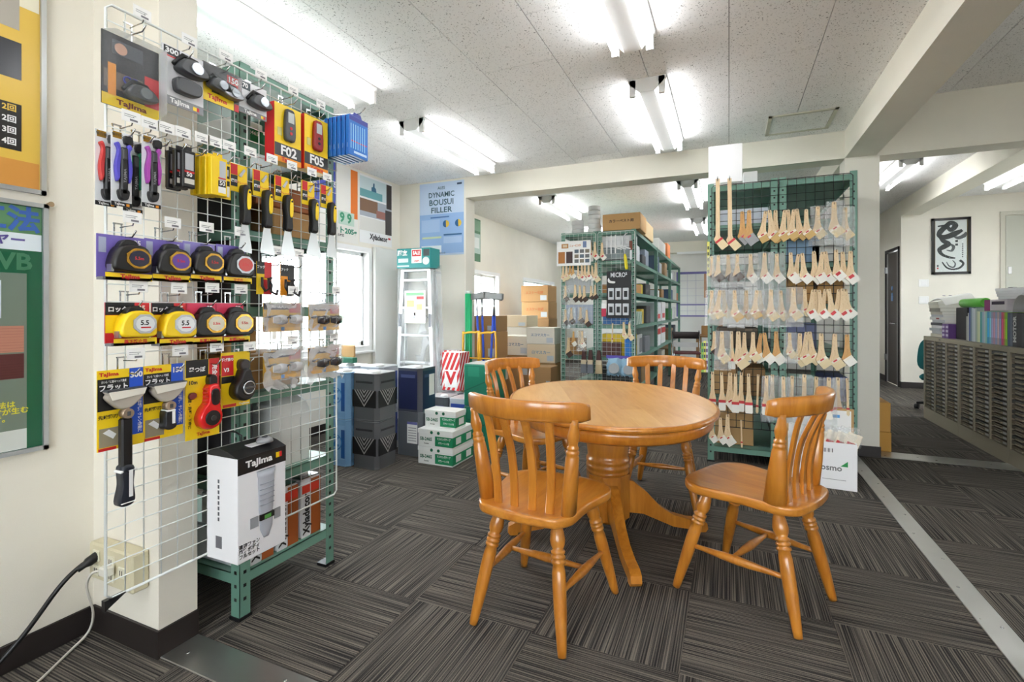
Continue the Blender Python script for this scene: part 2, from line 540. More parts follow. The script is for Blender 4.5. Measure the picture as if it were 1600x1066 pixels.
mb = MB().box(XL, XL + 0.008, YB, YC, 0, 0.09).box(XL, -2.61, YC - 0.008, YC, 0, 0.09).box(-2.61, -2.602, YC, YD, 0, 0.09)
struct(mb.build('baseboard_left', BASE), 'dark baseboard under the windows')

# windows
ALU = mat((232, 234, 234), 0.4)
def window(name, w, x, panes, label):
    y0, y1, z0, z1 = w
    t = bpy.data.objects.new(name, None); COL.objects.link(t); t.location = (x, (y0 + y1) / 2, z0); struct(t, label)
    hw = (y1 - y0) / 2; hh = z1 - z0
    mb = MB()
    mb.box(-0.10, 0.012, -hw - 0.045, hw + 0.045, -0.045, 0.005).box(-0.10, 0.012, -hw - 0.045, hw + 0.045, hh - 0.005, hh + 0.045)
    mb.box(-0.10, 0.012, -hw - 0.045, -hw + 0.005, 0.005, hh - 0.005).box(-0.10, 0.012, hw - 0.005, hw + 0.045, 0.005, hh - 0.005)
    mb.build('window_frame', WHITE, t)
    MB().cbox(-0.1, 0.04, -hw - 0.06, hw + 0.06, -0.07, -0.045, 0.004).build('window_sill', WHITE, t)
    for k in range(panes):
        a = -hw + 0.008 + 2 * (hw - 0.008) * k / panes; b = a + 2 * (hw - 0.008) / panes; xo = -0.045 - 0.03 * (k % 2)
        mb = MB()
        mb.box(xo - 0.012, xo + 0.012, a, b, 0.008, 0.05).box(xo - 0.012, xo + 0.012, a, b, hh - 0.04, hh - 0.008)
        mb.box(xo - 0.012, xo + 0.012, a, a + 0.035, 0.008, hh - 0.008).box(xo - 0.012, xo + 0.012, b - 0.035, b, 0.008, hh - 0.008)
        s = mb.build('sash', ALU, t)
        MB().box(xo - 0.002, xo + 0.002, a + 0.03, b - 0.03, 0.045, hh - 0.035).build('pane', GLASS, s)
    return t
window('window_1', W1, XL, 2, 'bright sliding window behind the ladder rack')
w = window('window_2', W2, XL, 2, 'bright window behind the brooms')
w = window('window_3', W3, XL, 2, 'bright window behind the stacked cartons')

for k, wq in enumerate((W4, W5)):  # unseen windows, added to let in soft daylight from the front
    w = window('window_%d' % (4 + k), wq, 0, 2, 'added unseen window behind the camera for fill daylight')
    w.location = ((wq[0] + wq[1]) / 2, -3.2, wq[2]); w.rotation_euler = (0, 0, PI / 2)
w = window('window_6', W6, 4.3, 2, 'added unseen window brightening the side bay beyond the cabinets')  # out of view, added for more daylight in the side bay
w.rotation_euler = (0, 0, PI)
# outdoors seen through the glass
g = MB().box(-70, -3.7, -30, 60, -0.9, -0.8).box(-3.7, 30, -30, -3.4, -0.9, -0.8).box(4.5, 30, -3.4, 40, -0.9, -0.8).build('ground_outside', mat((168, 166, 160), 0.9)); struct(g, 'pale yard outside the windows')
def house(label, x, y, w, d, h, c, rc):
    t = thing('house', label, 'house', (x, y, -0.8))
    MB().box(-w / 2, w / 2, -d / 2, d / 2, 0, h).build('house_wall', mat(c, 0.8), t)
    mb = MB()
    vs = [(-w / 2 - .3, -d / 2 - .3, h), (w / 2 + .3, -d / 2 - .3, h), (w / 2 + .3, d / 2 + .3, h), (-w / 2 - .3, d / 2 + .3, h), (0, -d / 2 - .3, h + w * .25), (0, d / 2 + .3, h + w * .25)]
    mb.add(vs, [(0, 3, 2, 1), (0, 1, 4), (2, 3, 5), (1, 2, 5, 4), (3, 0, 4, 5)]).build('house_roof', mat(rc, 0.8), t)
    for k in range(3):
        MB().box(w / 2 - 0.02, w / 2 + 0.03, -d / 2 + d * (0.18 + 0.28 * k), -d / 2 + d * (0.3 + 0.28 * k), 1.0, 2.0).build('house_window', mat((90, 100, 110), 0.2), t)
house('pale two storey house outside the window', -40, 28, 7, 9, 2.4, (214, 208, 200), (150, 150, 156))
house('grey roofed low house outside the window beside the trees', -38, 44, 6, 8, 2.2, (204, 204, 204), (128, 132, 140))
def tree(label, x, y, r, h):
    t = thing('garden_tree', label, 'tree', (x, y, -0.8), group='trees outside the window')
    MB().cyl((0, 0, 0), (0, 0, h), 0.12, 8).build('trunk', mat((110, 90, 70), 0.9), t)
    mb = MB(); rnd = random.Random(int(x * 7 + y))
    for k in range(60):
        a = rnd.uniform(0, 2 * PI); q = rnd.uniform(0, r); zz = h + rnd.uniform(-0.5, 0.9) * r
        p = Vector((math.cos(a) * q, math.sin(a) * q, zz)); s = rnd.uniform(0.15, 0.32) * r
        mb.lathe_between(p - Vector((0, 0, s)), p + Vector((0, 0, s)), [(0, 0.02), (0.25, s * .8), (0.5, s), (0.8, s * .7), (1, 0.02)], 6)
    mb.build('crown', mat((120, 148, 108), 0.9), t)
for k, (x, y, r, h) in enumerate([(-30, 33, 1.0, 1.5), (-31, 36.2, 1.2, 1.7), (-33, 39.5, 0.9, 1.4), (-28, 24, 0.9, 1.5)]):
    tree('green tree standing outside the window, %s from the pale house' % nth(k), x, y, r, h)

# ceiling lights
def light_fixture(x, y0, h, label, length=1.235):
    t = thing('ceiling_light', label, 'lamp', (x, y0 + length / 2, h), group='twin tube fluorescent ceiling lights')
    hl = length / 2
    poly = [(-0.115, 0.0), (-0.115, -0.02), (-0.045, -0.085), (0.045, -0.085), (0.115, -0.02), (0.115, 0.0)]
    mb = MB().prism(poly, -hl, hl)
    mb.xform(Matrix.Rotation(PI / 2, 4, 'X'))
    mb.build('housing', WHITE, t)
    for sx in (-0.088, 0.088):
        o = MB().cyl((sx, -hl + 0.02, -0.088), (sx, hl - 0.02, -0.088), 0.0145, 10).build('tube', TUBE, t)
        for e in (-1, 1):
            MB().box(sx - 0.018, sx + 0.018, e * (hl - 0.012) - 0.012, e * (hl - 0.012) + 0.012, -0.106, -0.005).build('socket', WHITE, t)
light_fixture(-0.46, 1.385, H1, 'twin tube ceiling light at the top of the photo above the table')
light_fixture(-0.465, 3.13, H1, 'twin tube ceiling light near the header beam and brush rack')
light_fixture(-2.19, 3.1, H1, 'twin tube ceiling light in front of the blue poster')
light_fixture(-2.2, 1.345, H1, 'twin tube ceiling light above the wire grid display')
light_fixture(-2.1, 5.86, H1, 'twin tube ceiling light over the cartons behind the header beam')
light_fixture(-0.42, 5.75, H1, 'twin tube ceiling light just behind the header beam beside the brush rack')
light_fixture(-0.44, 8.2, H1, 'twin tube ceiling light far back over the storage rack aisle')
light_fixture(-2.1, 8.3, H1, 'twin tube ceiling light over the far cartons by the window')
light_fixture(1.77, 6.5, H2, 'twin tube ceiling light behind the pillar leading to the picture')
light_fixture(-0.46, -0.45, H1, 'twin tube ceiling light in the front bay behind the camera')  # unseen fixture added to brighten the front bay
light_fixture(-1.55, -0.9, H1, 'twin tube ceiling light beside the poster wall behind the camera')  # added out of view for more light on the left wall
light_fixture(-0.46, -2.3, H1, 'twin tube ceiling light at the front wall behind the camera')  # another unseen fixture, added only for brightness
light_fixture(2.9, -0.9, H2, 'twin tube ceiling light in the side bay behind the camera')  # added out of view to lift the side bay
light_fixture(3.1, 7.0, H2, 'twin tube ceiling light near the picture wall')  # extra fixture added for more light around the picture wall

# doors
t = bpy.data.objects.new('door_1', None); COL.objects.link(t); t.location = (2.35, 9.49, 0); struct(t, 'dark brown door with silver edges')
MB().box(0.0, 0.04, -0.30, 0.30, 0.01, 2.06).build('door_leaf', mat((66, 58, 54), 0.45), t)
MB().box(-0.02, 0.1, -0.345, -0.318, 0, 2.12).box(-0.02, 0.1, 0.318, 0.345, 0, 2.12).box(-0.02, 0.1, -0.345, 0.345, 2.08, 2.12).build('door_frame', mat((36, 32, 32), 0.5), t)
MB().box(-0.004, 0.04, -0.305, -0.22, 0.01, 2.06).box(-0.004, 0.04, 0.24, 0.305, 0.01, 2.06).build('stile', mat((176, 176, 174), 0.35, 0.6), t)
MB().tube([(-0.005, -0.22, 0.95), (-0.05, -0.22, 0.95), (-0.05, -0.08, 0.955), (-0.03, -0.06, 0.965)], 0.011, 8).build('door_handle', CHROME, t)
for z in (0.35, 1.75): MB().box(-0.03, 0.0, 0.30, 0.345, z, z + 0.1).build('hinge', CHROME, t)
MB().cyl((-0.008, 0.02, 1.50), (0.0, 0.02, 1.50), 0.035, 12).cyl((-0.008, 0.02, 1.40), (0.0, 0.02, 1.40), 0.03, 12).box(-0.008, 0.0, -0.02, 0.06, 1.3, 1.38).build('sign_mark', mat((120, 160, 210), 0.5), t)
t = bpy.data.objects.new('door_2', None); COL.objects.link(t); t.location = (3.47, 9.08, 0); struct(t, 'pale grey flush door with beige frame')
MB().box(0.0, 0.05, -0.03, 0.0, 0, 2.53).box(0.05, 0.83, -0.03, 0.0, 2.48, 2.53).build('door_frame', mat((206, 203, 190), 0.6), t)
MB().box(0.06, 0.83, -0.015, 0.0, 0.01, 2.47).build('door_leaf', mat((198, 199, 188), 0.5), t)
MB().cbox(0.08, 0.12, -0.03, -0.015, 1.66, 1.76, 0.004).build('latch', WHITE, t)
# ------------------------------------------------------------------ table and chairs
def spline(pts, n=6, closed=True):
    out = []; N = len(pts)
    for i in range(N if closed else N - 1):
        p = [Vector(pts[(i + k - 1) % N] if closed else pts[min(max(i + k - 1, 0), N - 1)]) for k in range(4)]
        for s in range(n):
            t = s / n
            out.append(0.5 * ((2 * p[1]) + (p[2] - p[0]) * t + (2 * p[0] - 5 * p[1] + 4 * p[2] - p[3]) * t * t + (3 * p[1] - p[0] - 3 * p[2] + p[3]) * t ** 3))
    if not closed: out.append(Vector(pts[-1]))
    return out
LEGP = [(0, .015), (.05, .018), (.10, .024), (.16, .0275), (.20, .025), (.232, .0185), (.243, .0255), (.262, .0255), (.270, .0190), (.280, .0255), (.299, .0255), (.307, .0190), (.317, .0255), (.336, .0255), (.346, .0200), (.40, .0235), (.5, .0245), (.7, .0225), (.95, .0165), (1, .015)]
POSTP = [(0, .027), (.3, .0262), (.62, .0235), (.635, .0205), (.65, .0225), (.68, .0225), (.69, .0175), (.70, .0205), (.72, .0205), (.735, .0165), (.76, .0165), (.80, .0205), (.84, .021), (.90, .0165), (.95, .0135), (1, .013)]
def build_chair(label, loc, rz):
    t = thing('dining_chair', label, 'chair', (loc[0], loc[1], 0), (0, 0, math.radians(rz)), 'wooden chairs around the table')
    half = [(0.0, .228), (.10, .226), (.175, .203), (.222, .14), (.214, .055), (.196, -.03), (.192, -.11), (.188, -.175), (.148, -.228), (.07, -.243)]
    out = [(x, y) for x, y in half] + [(0, -.246)] + [(-x, y) for x, y in half[:0:-1]]
    cur = [(p.x, p.y) for p in spline([(x, y, 0) for x, y in out], 4)][::-1]
    rings = []
    for z, s in ((.414, .95), (.415, .975), (.419, .992), (.426, 1.0), (.442, 1.0), (.4475, .992), (.4495, .975), (.448, .9), (.443, .7), (.440, .4), (.4395, .12)):
        rings.append([(x * s, y * s - .004 * (1 - s), z) for x, y in cur])
    rings = [r[::-1] for r in rings]
    MB().ring_tube(rings).build('seat', WOOD_SEAT, t)
    fr = [((s * .135, .12, .415), (s * .212, .222, 0.002)) for s in (-1, 1)]
    bk = [((s * .115, -.14, .415), (s * .178, -.235, 0.002)) for s in (-1, 1)]
    for a, b in fr + bk:
        MB().lathe_between(a, b, LEGP, 14).build('leg', WOOD, t)
    SP = [(0, .009), (.15, .010), (.35, .015), (.5, .0175), (.65, .015), (.85, .010), (1, .009)]
    mids = []
    for k in (0, 1):
        p = Vector(fr[k][0]).lerp(Vector(fr[k][1]), .56); q = Vector(bk[k][0]).lerp(Vector(bk[k][1]), .56)
        MB().lathe_between(p, q, SP, 10).build('stretcher', WOOD, t)
        mids.append(p.lerp(q, .45))
    MB().lathe_between(mids[0], mids[1], SP, 10).build('stretcher', WOOD, t)
    for s in (-1, 1):
        p0, p1 = Vector((s * .165, -.150, .440)), Vector((s * .205, -.192, .785)); rings = []
        for f_, r_ in POSTP:
            c = p0.lerp(p1, f_); fl_ = 1 + .55 * max(0, 1 - f_ / .62) ** .6
            rings.append([c + Vector((math.cos(2 * PI * i / 16) * r_ * (1 - .12 * (fl_ - 1)), math.sin(2 * PI * i / 16) * r_ * fl_, 0)) for i in range(16)])
        MB().ring_tube(rings).build('back_post', WOOD, t)
    for k, x0 in enumerate((-.104, -.036, .036, .104)):
        x1 = x0 * 1.2
        pts = spline([(x0, -.178, .434), (x0 + (x1 - x0) * .3, -.176, .53), (x0 + (x1 - x0) * .6, -.192, .64), (x0 + (x1 - x0) * .85, -.232 + 1.2 * x1 * x1, .74), (x1, -.262 + 1.9 * x1 * x1, .792)], 4, False)
        rings = []
        for i, p in enumerate(pts):
            d = (pts[min(i + 1, len(pts) - 1)] - pts[max(i - 1, 0)]).normalized(); nrm = Vector((0, d.z, -d.y)); sx = Vector((1, 0, 0))
            w, th = .0155, .0065
            rings.append([p + sx * a * w + nrm * b * th for a, b in ((-1, -.6), (-.85, -1), (.85, -1), (1, -.6), (1, .6), (.85, 1), (-.85, 1), (-1, .6))])
        MB().ring_tube(rings, smooth=False).build('slat', WOOD, t)
    rings = []
    N = 22
    for i in range(N + 1):
        x = -.245 + .49 * i / N; e = min(i, N - i)
        hgt = .037 * (1 if e > 1 else (.93 if e == 1 else .72)); zc = .808 + .006 * (1 - (x / .245) ** 2)
        y = -.270 + 1.9 * x * x; dy = 3.8 * x; tn = Vector((1, dy, 0)).normalized(); nr = Vector((-tn.y, tn.x, 0))
        c = Vector((x, y, zc)); th = .0115 * (1 if e > 0 else .7)
        lean = Vector((0, -.16, 1)).normalized()
        rings.append([c + nr * a * th + lean * b * hgt for a, b in ((-1, -.8), (-.5, -1), (.5, -1), (1, -.8), (1, .8), (.5, 1), (-.5, 1), (-1, .8))])
    MB().ring_tube(rings, smooth=True).build('crest_rail', WOOD, t)
    return t
build_chair('wooden spindle back chair nearest the camera, back turned to us', (-.660, 1.822), -6)
build_chair('wooden chair pulled out at the table in front of the white carton', (.090, 2.258), 64)
build_chair('wooden chair on the far side facing the camera, beside the brush rack', (-.38, 3.2), 180)
build_chair('wooden chair beside the green tins and stacked white boxes', (-1.075, 2.775), -109)

TC = (-.577, 2.55); TROT = math.radians(24.3); TA, TB, TH = .508, .663, .70
tb = thing('dining_table', 'oval honey coloured pedestal table among four wooden chairs', 'table', (TC[0], TC[1], 0), (0, 0, TROT))
def ell(k, n=72):
    return [(TA * k * math.cos(2 * PI * i / n), TB * k * math.sin(2 * PI * i / n)) for i in range(n)]
# planks of the top, clipped to the oval
PL, nt_, b_ = node_mat('table_plank_wood')
v_ = coords(nt_, (9, 1.1, 9))
a_ = noise(nt_, v_, 3.0, 4.0, 0.6, 0.6)
oi = nd(nt_, 'ShaderNodeObjectInfo')
ad_ = nd(nt_, 'ShaderNodeMath', operation='MULTIPLY_ADD'); nt_.links.new(oi.outputs['Random'], ad_.inputs[0]); ad_.inputs[1].default_value = 0.42; nt_.links.new(a_, ad_.inputs[2])
nt_.links.new(ramp(nt_, ad_.outputs[0], [(0.35, (206, 146, 70)), (0.6, (219, 162, 88)), (0.95, (232, 181, 108))]), b_.inputs['Base Color'])
b_.inputs['Roughness'].default_value = 0.36; b_.inputs['Coat Weight'].default_value = 0.5; b_.inputs['Coat Roughness'].default_value = 0.19
NP = 10
ka = .9835
for i in range(NP):
    xa = -TA * ka + 2 * TA * ka * i / NP; xb = -TA * ka + 2 * TA * ka * (i + 1) / NP
    ys = lambda x: TB * ka * math.sqrt(max(0, 1 - (x / (TA * ka)) ** 2))
    m = 8
    up = [(xa + .0002 + (xb - xa - .0004) * k / m, ys(xa + (xb - xa) * k / m)) for k in range(m + 1)]
    brk = (-.30, .22, -.12, .35, .02)[i % 5] if 1 < i < NP - 2 else None
    lo = [(x, -y) for x, y in up]
    if brk is None:
        parts = [lo + up[::-1]]
    else:
        parts = [lo + [(up[-1][0], brk - .0002), (up[0][0], brk - .0002)], [(up[0][0], brk + .0002), (up[-1][0], brk + .0002)] + up[::-1]]
    for p in parts:
        q = []
        for pt in p:
            if not q or (abs(pt[0] - q[-1][0]) + abs(pt[1] - q[-1][1])) > 1e-5: q.append(pt)
        MB().prism(q, TH - .02, TH).build('plank', PL, tb)
rings = [[(x, y, z) for x, y in ell(k)] for k, z in ((.97, TH - .024), (.995, TH - .024), (1.005, TH - .019), (1.008, TH - .012), (1.005, TH - .005), (.997, TH - .0002), (.985, TH + .0006), (.979, TH + .0006), (.979, TH - .015))]
MB().ring_tube(rings, caps=False).build('rim', WOOD, tb)
rings = [[(x, y, z) for x, y in ell(k)] for k, z in ((.90, TH - .085), (.925, TH - .085), (.955, TH - .072), (.965, TH - .05), (.968, TH - .024), (.90, TH - .024))]
MB().ring_tube(rings, caps=True).build('apron', WOOD, tb)
PED = [(.085, .628), (.10, .60), (.094, .575), (.098, .55), (.107, .50), (.109, .46), (.104, .42), (.103, .402), (.110, .395), (.111, .380), (.104, .372), (.110, .365), (.112, .350), (.105, .342), (.108, .335), (.109, .325), (.100, .315)]
MB().ring_tube([[(r * math.cos(2 * PI * i / 28), r * math.sin(2 * PI * i / 28), z) for i in range(28)] for r, z in PED[::-1]]).build('pedestal', WOOD, tb)
oct_ = [(.112 * math.cos(PI / 8 + PI / 4 * i) * (1.0), .112 * math.sin(PI / 8 + PI / 4 * i)) for i in range(8)]
MB().prism(oct_, .095, .318).build('pedestal_block', WOOD, tb)
MB().cyl((0, 0, .08), (0, 0, .096), .092, 24).build('base_disc', WOOD, tb)
prof_t = [(.085, .285), (.13, .272), (.20, .215), (.27, .14), (.34, .095), (.42, .072), (.485, .066), (.515, .05), (.52, .02), (.508, .004)]
prof_b = [(.47, .004), (.465, .018), (.42, .022), (.34, .035), (.26, .07), (.18, .105), (.085, .115)]
poly = [(x, z) for x, z in prof_b[::-1]] + [(x, z) for x, z in prof_t[::-1]]
for k in range(4):
    mb = MB().prism([(p.x, p.y) for p in [Vector((x, z)) for x, z in poly]], -.024, .024)
    mb.xform(Matrix.Rotation(PI / 2 * k + math.radians(1.5), 4, 'Z') @ Matrix.Rotation(PI / 2, 4, 'X'))
    mb.build('foot', WOOD, tb)
# ------------------------------------------------------------------ wire grid display
GX = -1.62
gy0, gy1, gz0, gz1 = 0.82, 1.72, 0.33, 2.03
grid = thing('wire_grid_panel', 'white wire grid panel full of hanging tools beside the pillar', 'grid panel', (GX, (gy0 + gy1) / 2, gz0))
def wire_grid(parent, w, h, pitch, m, r=0.0018, rf=0.004, plane='x'):
    # grid in the local y,z plane, bottom centre at origin
    mb = MB()
    def bar(a, b, rr):
        mb.cyl(a, b, rr, 5)
    n = int(round(w / pitch)); k = int(round(h / pitch))
    for i in range(1, n):
        y = -w / 2 + w * i / n; bar((0, y, 0), (0, y, h), r)
    for j in range(1, k):
        z = h * j / k; bar((0.003, -w / 2, z), (0.003, w / 2, z), r)
    if plane == 'y':
        mb.xform(Matrix.Rotation(-PI / 2, 4, 'Z'))
    o = mb.build('wire_lattice', m, parent); o['kind'] = 'stuff'
    mb = MB()
    c = 0.015
    loop = [(0, -w / 2 + c, 0), (0, w / 2 - c, 0), (0, w / 2, c), (0, w / 2, h - c), (0, w / 2 - c, h), (0, -w / 2 + c, h), (0, -w / 2, h - c), (0, -w / 2, c), (0, -w / 2 + c, 0)]
    mb.tube(loop, rf, 6)
    if plane == 'y':
        mb.xform(Matrix.Rotation(-PI / 2, 4, 'Z'))
    mb.build('rim_wire', m, parent)
wire_grid(grid, gy1 - gy0, gz1 - gz0, 0.05, WIRE)
mb = MB().prism([(0, 0), (0.055, 0.03), (0, 0.03)], -0.008, 0.008)
mb.xform(Matrix.Rotation(PI / 2, 4, 'Z') @ Matrix.Rotation(PI / 2, 4, 'X'))
mb.build('corner_cap', BLACK, grid, (0.0, gy0 - (gy0 + gy1) / 2 - 0.006, -0.028))

PX_ = -1.575
def hang(name, label, cat, y, zb, x=PX_, group=None):
    return thing(name, label, cat, (x, y, zb), FACE_POS_X, group)
def zones(t, zs, name='print_patch', z=0.0022):
    for k, (x0, x1, y0, y1, m) in enumerate(zs):
        MB().box(x0, x1, y0, y1, z - 0.0006, z + 0.00012 * k).build(name, m, t)
def card(t, w, h, m, th=0.002):
    return MB().box(-w / 2, w / 2, 0, h, -th, th).build('backing_card', m, t)
def blister(t, x0, x1, y0, y1, d, z0=0.003, ins=0.012):
    vs = [(x0, y0, z0), (x1, y0, z0), (x1, y1, z0), (x0, y1, z0), (x0 + ins, y0 + ins, d), (x1 - ins, y0 + ins, d), (x1 - ins, y1 - ins, d), (x0 + ins, y1 - ins, d)]
    return MB().add(vs, [(4, 5, 6, 7), (0, 1, 5, 4), (1, 2, 6, 5), (2, 3, 7, 6), (3, 0, 4, 7)]).build('blister', BLISTER, t)
def outline(t, name, pts, z0, z1, m, n=4):
    cur = [(p.x, p.y) for p in spline([(x, y, 0) for x, y in pts], n)]
    a = sum(cur[i][0] * cur[(i + 1) % len(cur)][1] - cur[(i + 1) % len(cur)][0] * cur[i][1] for i in range(len(cur)))
    if a < 0: cur = cur[::-1]
    cx = sum(p[0] for p in cur) / len(cur); cy = sum(p[1] for p in cur) / len(cur)
    d = z1 - z0
    rings = [[(cx + (x - cx) * s, cy + (y - cy) * s, z) for x, y in cur] for z, s in ((z0, 1), (z1 - d * .25, 1), (z1 - d * .06, .95), (z1, .86))]
    return MB().ring_tube(rings, smooth=True).build(name, m, t)
def disc(t, name, x, y, z, r, m, d=0.004, n=20, ry=None):
    mb = MB().cyl((x, y, z), (x, y, z + d), r, n)
    return mb.build(name, m, t)
def ring(t, name, x, y, z, r, w, m, d=0.004, n=24):
    pr = [(r - w, 0), (r, 0), (r, d), (r - w, d)]
    rings = [[(x + q * math.cos(2 * PI * i / n), y + q * math.sin(2 * PI * i / n), z + e) for i in range(n)] for q, e in pr + pr[:1]]
    return MB().ring_tube(rings, caps=False).build(name, m, t)
def maker(t, w, y, z=0.003, m=None, size=None, x=0.0):
    return tx(t, 'TaJIma', size or w / 4.0, m or RED, x, y, z, bold=1.6, width=w)
tags = []
hook_mesh = MB().box(-.011, -.008, -.06, .0, -.012, -.009).box(.008, .011, -.06, .0, -.012, -.009).box(-.012, .012, -.004, .0, -.013, -.008)
hook_mesh.tube([(-.006, -.045, -.01), (-.006, -.046, .07), (-.006, -.03, .088)], .0022, 6).tube([(.006, -.012, -.01), (.006, -.01, .05), (.006, .004, .058), (.006, .012, .06)], .0018, 6)
hook_me = hook_mesh.mesh('hook_wire', CHROME)
tag_me = MB().box(-.024, .024, -.005, .027, .059, .0605).box(-.018, .012, .014, .0155, .0606, .0609, 1).box(-.018, .006, .009, .0103, .0606, .0609, 1).box(-.004, .016, -.001, .0045, .0606, .0609, 1).mesh('price_tag', [PAPER, mat((120, 120, 126), 0.7)])
def hook(y, z, what):
    t = thing('display_hook', 'hook and price tag over the ' + what, 'hook', (GX + 0.008, y - 0.006, z - 0.008), FACE_POS_X, 'price tagged hooks on the wire grid')
    inst('hook_wire', hook_me, t); inst('price_tag', tag_me, t)

GREY = mat((150, 152, 156), 0.4); DGREY = mat((70, 72, 76), 0.4); LENS = mat((150, 156, 162), 0.15, 0.4); GOLD = mat((200, 152, 60), 0.25, 0.7)
PURPLE = mat((112, 92, 170), 0.45); PINK = mat((222, 64, 96), 0.45); ORANGE = mat((238, 150, 30), 0.4); SILV = mat((190, 192, 198), 0.35, 0.5)
LBLUE = mat((70, 150, 215), 0.45)

def headlamp(t, x, y, s, z=0.004, m=None):
    m = m or DGREY
    outline(t, 'lamp_body', [(x - .030 * s, y - .006 * s), (x - .02 * s, y + .012 * s), (x, y + .016 * s), (x + .022 * s, y + .010 * s), (x + .034 * s, y - .008 * s), (x + .01 * s, y - .016 * s), (x - .02 * s, y - .014 * s)], z, z + .024 * s, m)
    disc(t, 'lamp_lens', x + .004 * s, y, z + .022 * s, .012 * s, LENS, .006 * s)
    MB().tube([(x - .032 * s, y, z + .006), (x - .012 * s, y + .026 * s, z + .005), (x + .016 * s, y + .024 * s, z + .005), (x + .036 * s, y - .006 * s, z + .006)], .0045 * s, 6).build('strap', BLACK, t)

# --- top row
t = hang('headlamp_package', 'large clear blister pack of a headlamp, top of the wire grid', 'headlamp package', .872, 1.733, PX_ - .02)
w, h = .150, .205
card(t, w, h, mat((44, 42, 46), 0.35))
zones(t, [(-w / 2, w / 2, 0, .032, YEL), (.035, w / 2, .03, .12, RED), (-.07, .03, .05, .10, mat((112, 96, 84), .5)), (-.06, -.04, .03, .12, ORANGE), (-.05, .03, .15, .19, mat((90, 92, 100), .4))])
headlamp(t, .015, .055, 1.3); disc(t, 'sale_seal', -.028, .168, .003, .016, mat((214, 170, 150), .5), .001)
for x in (-.012, .006): ring(t, 'cable_coil', x, .085, .004, .012, .004, mat((70, 74, 160), .4))
maker(t, .08, .015, .0035, mat((120, 40, 30), .4))
blister(t, -w / 2, w / 2, .002, h, .055, ins=.008)
hook(.884, 2.01, 'large clear headlamp pack')
t = hang('headlamp_package', 'white carded headlamp marked 300 with separate battery', 'headlamp package', 1.009, 1.79)
w, h = .128, .178
card(t, w, h, mat((222, 222, 226), .4))
zones(t, [(-w / 2, w / 2, 0, .026, mat((136, 138, 142), .4)), (-.060, -.012, .15, .176, BLACK), (.03, .042, .006, .018, YEL), (.042, .05, .006, .018, RED), (-.060, -.012, .145, .149, RED)])
tx(t, '300', .022, WHITE, -.036, .163, .003, bold=1.6, width=.04)
maker(t, .06, .013, .003, WHITE, .02, -.012)
headlamp(t, .012, .125, 1.5); outline(t, 'battery_box', [(-.035, .05), (-.03, .085), (.035, .085), (.045, .06), (.03, .042), (-.02, .04)], .004, .03, DGREY)
hook(1.02, 2.0, 'white headlamp card marked 300')
t = hang('headlamp_package', 'black and yellow carded headlamp marked 150', 'headlamp package', 1.136, 1.847)
w, h = .128, .125
card(t, w, h, mat((60, 58, 58), .35))
zones(t, [(-w / 2, .045, 0, .034, YEL), (.02, w / 2, .075, .115, RED), (-w / 2, -.035, .034, .07, YEL), (.048, w / 2, 0, .025, RED)])
tx(t, '150', .026, WHITE, .042, .1, .003, bold=1.6, width=.036); maker(t, .07, .017, .003, RED, .02, -.015)
headlamp(t, -.02, .058, 1.2); headlamp(t, .025, .05, 1.2, m=mat((130, 132, 138), .3, .4)); blister(t, -.06, .06, .036, .12, .04)
hook(1.143, 2.009, 'headlamp card marked 150')
t = hang('headlamp_package', 'small white carded headlamp marked 70', 'headlamp package', 1.258, 1.855)
w, h = .112, .115
card(t, w, h, mat((226, 226, 230), .4))
zones(t, [(-w / 2, w / 2, 0, .018, mat((120, 122, 126), .4)), (-.054, -.012, .085, .112, mat((60, 74, 80), .4)), (.032, .042, .004, .014, YEL), (.042, .05, .004, .014, RED)])
tx(t, '70', .022, WHITE, -.033, .098, .003, bold=1.6); maker(t, .05, .009, .003, WHITE, .016, -.012)
headlamp(t, .012, .052, 1.35)
hook(1.28, 2.008, 'small headlamp card marked 70')
def laser_box(label, y, zb, txt, red, hy):
    t = hang('laser_measure_box', label, 'tool box', y, zb, PX_ + .01)
    w, h, d = .125, .222, .05
    mb = MB().box(-w / 2, w / 2, 0, h, -d, 0, 0)
    mb.build('carton', YEL, t)
    MB().box(-w / 2 - .001, -w / 2, 0.0, h, -d, -.001).build('side_print', RED, t)
    z = .0012
    zones(t, [(-w / 2, w / 2, .0, .07, mat((64, 66, 70), .4)), (-w / 2, w / 2, .0, .022, ORANGE), (-.05, -.03, .10, .13, mat((206, 196, 120), .5))], z=z)
    outline(t, 'laser_device', [(-.022, .092), (-.024, .15), (-.018, .202), (.0, .208), (.018, .202), (.024, .15), (.022, .092), (0, .086)], z, .016, mat((150, 34, 34), .4) if red else DGREY)
    MB().box(-.014, .014, .155, .195, .0155, .0175).build('device_screen', mat((180, 186, 184), .3), t)
    for yy in (.135, .115): disc(t, 'device_button', 0, yy, .0155, .006, RED if not red else BLACK, .002)
    tx(t, txt, .05, WHITE, 0, .044, .0035, bold=1.5, width=.075); maker(t, .07, .011, .0035, RED, .02)
    hook(hy, 2.009, 'laser measure box marked ' + txt)
laser_box('yellow box of a grey laser measure marked F02', 1.405, 1.722, 'F02', False, 1.424)
laser_box('yellow box of a red laser measure marked F05', 1.548, 1.728, 'F05', True, 1.566)
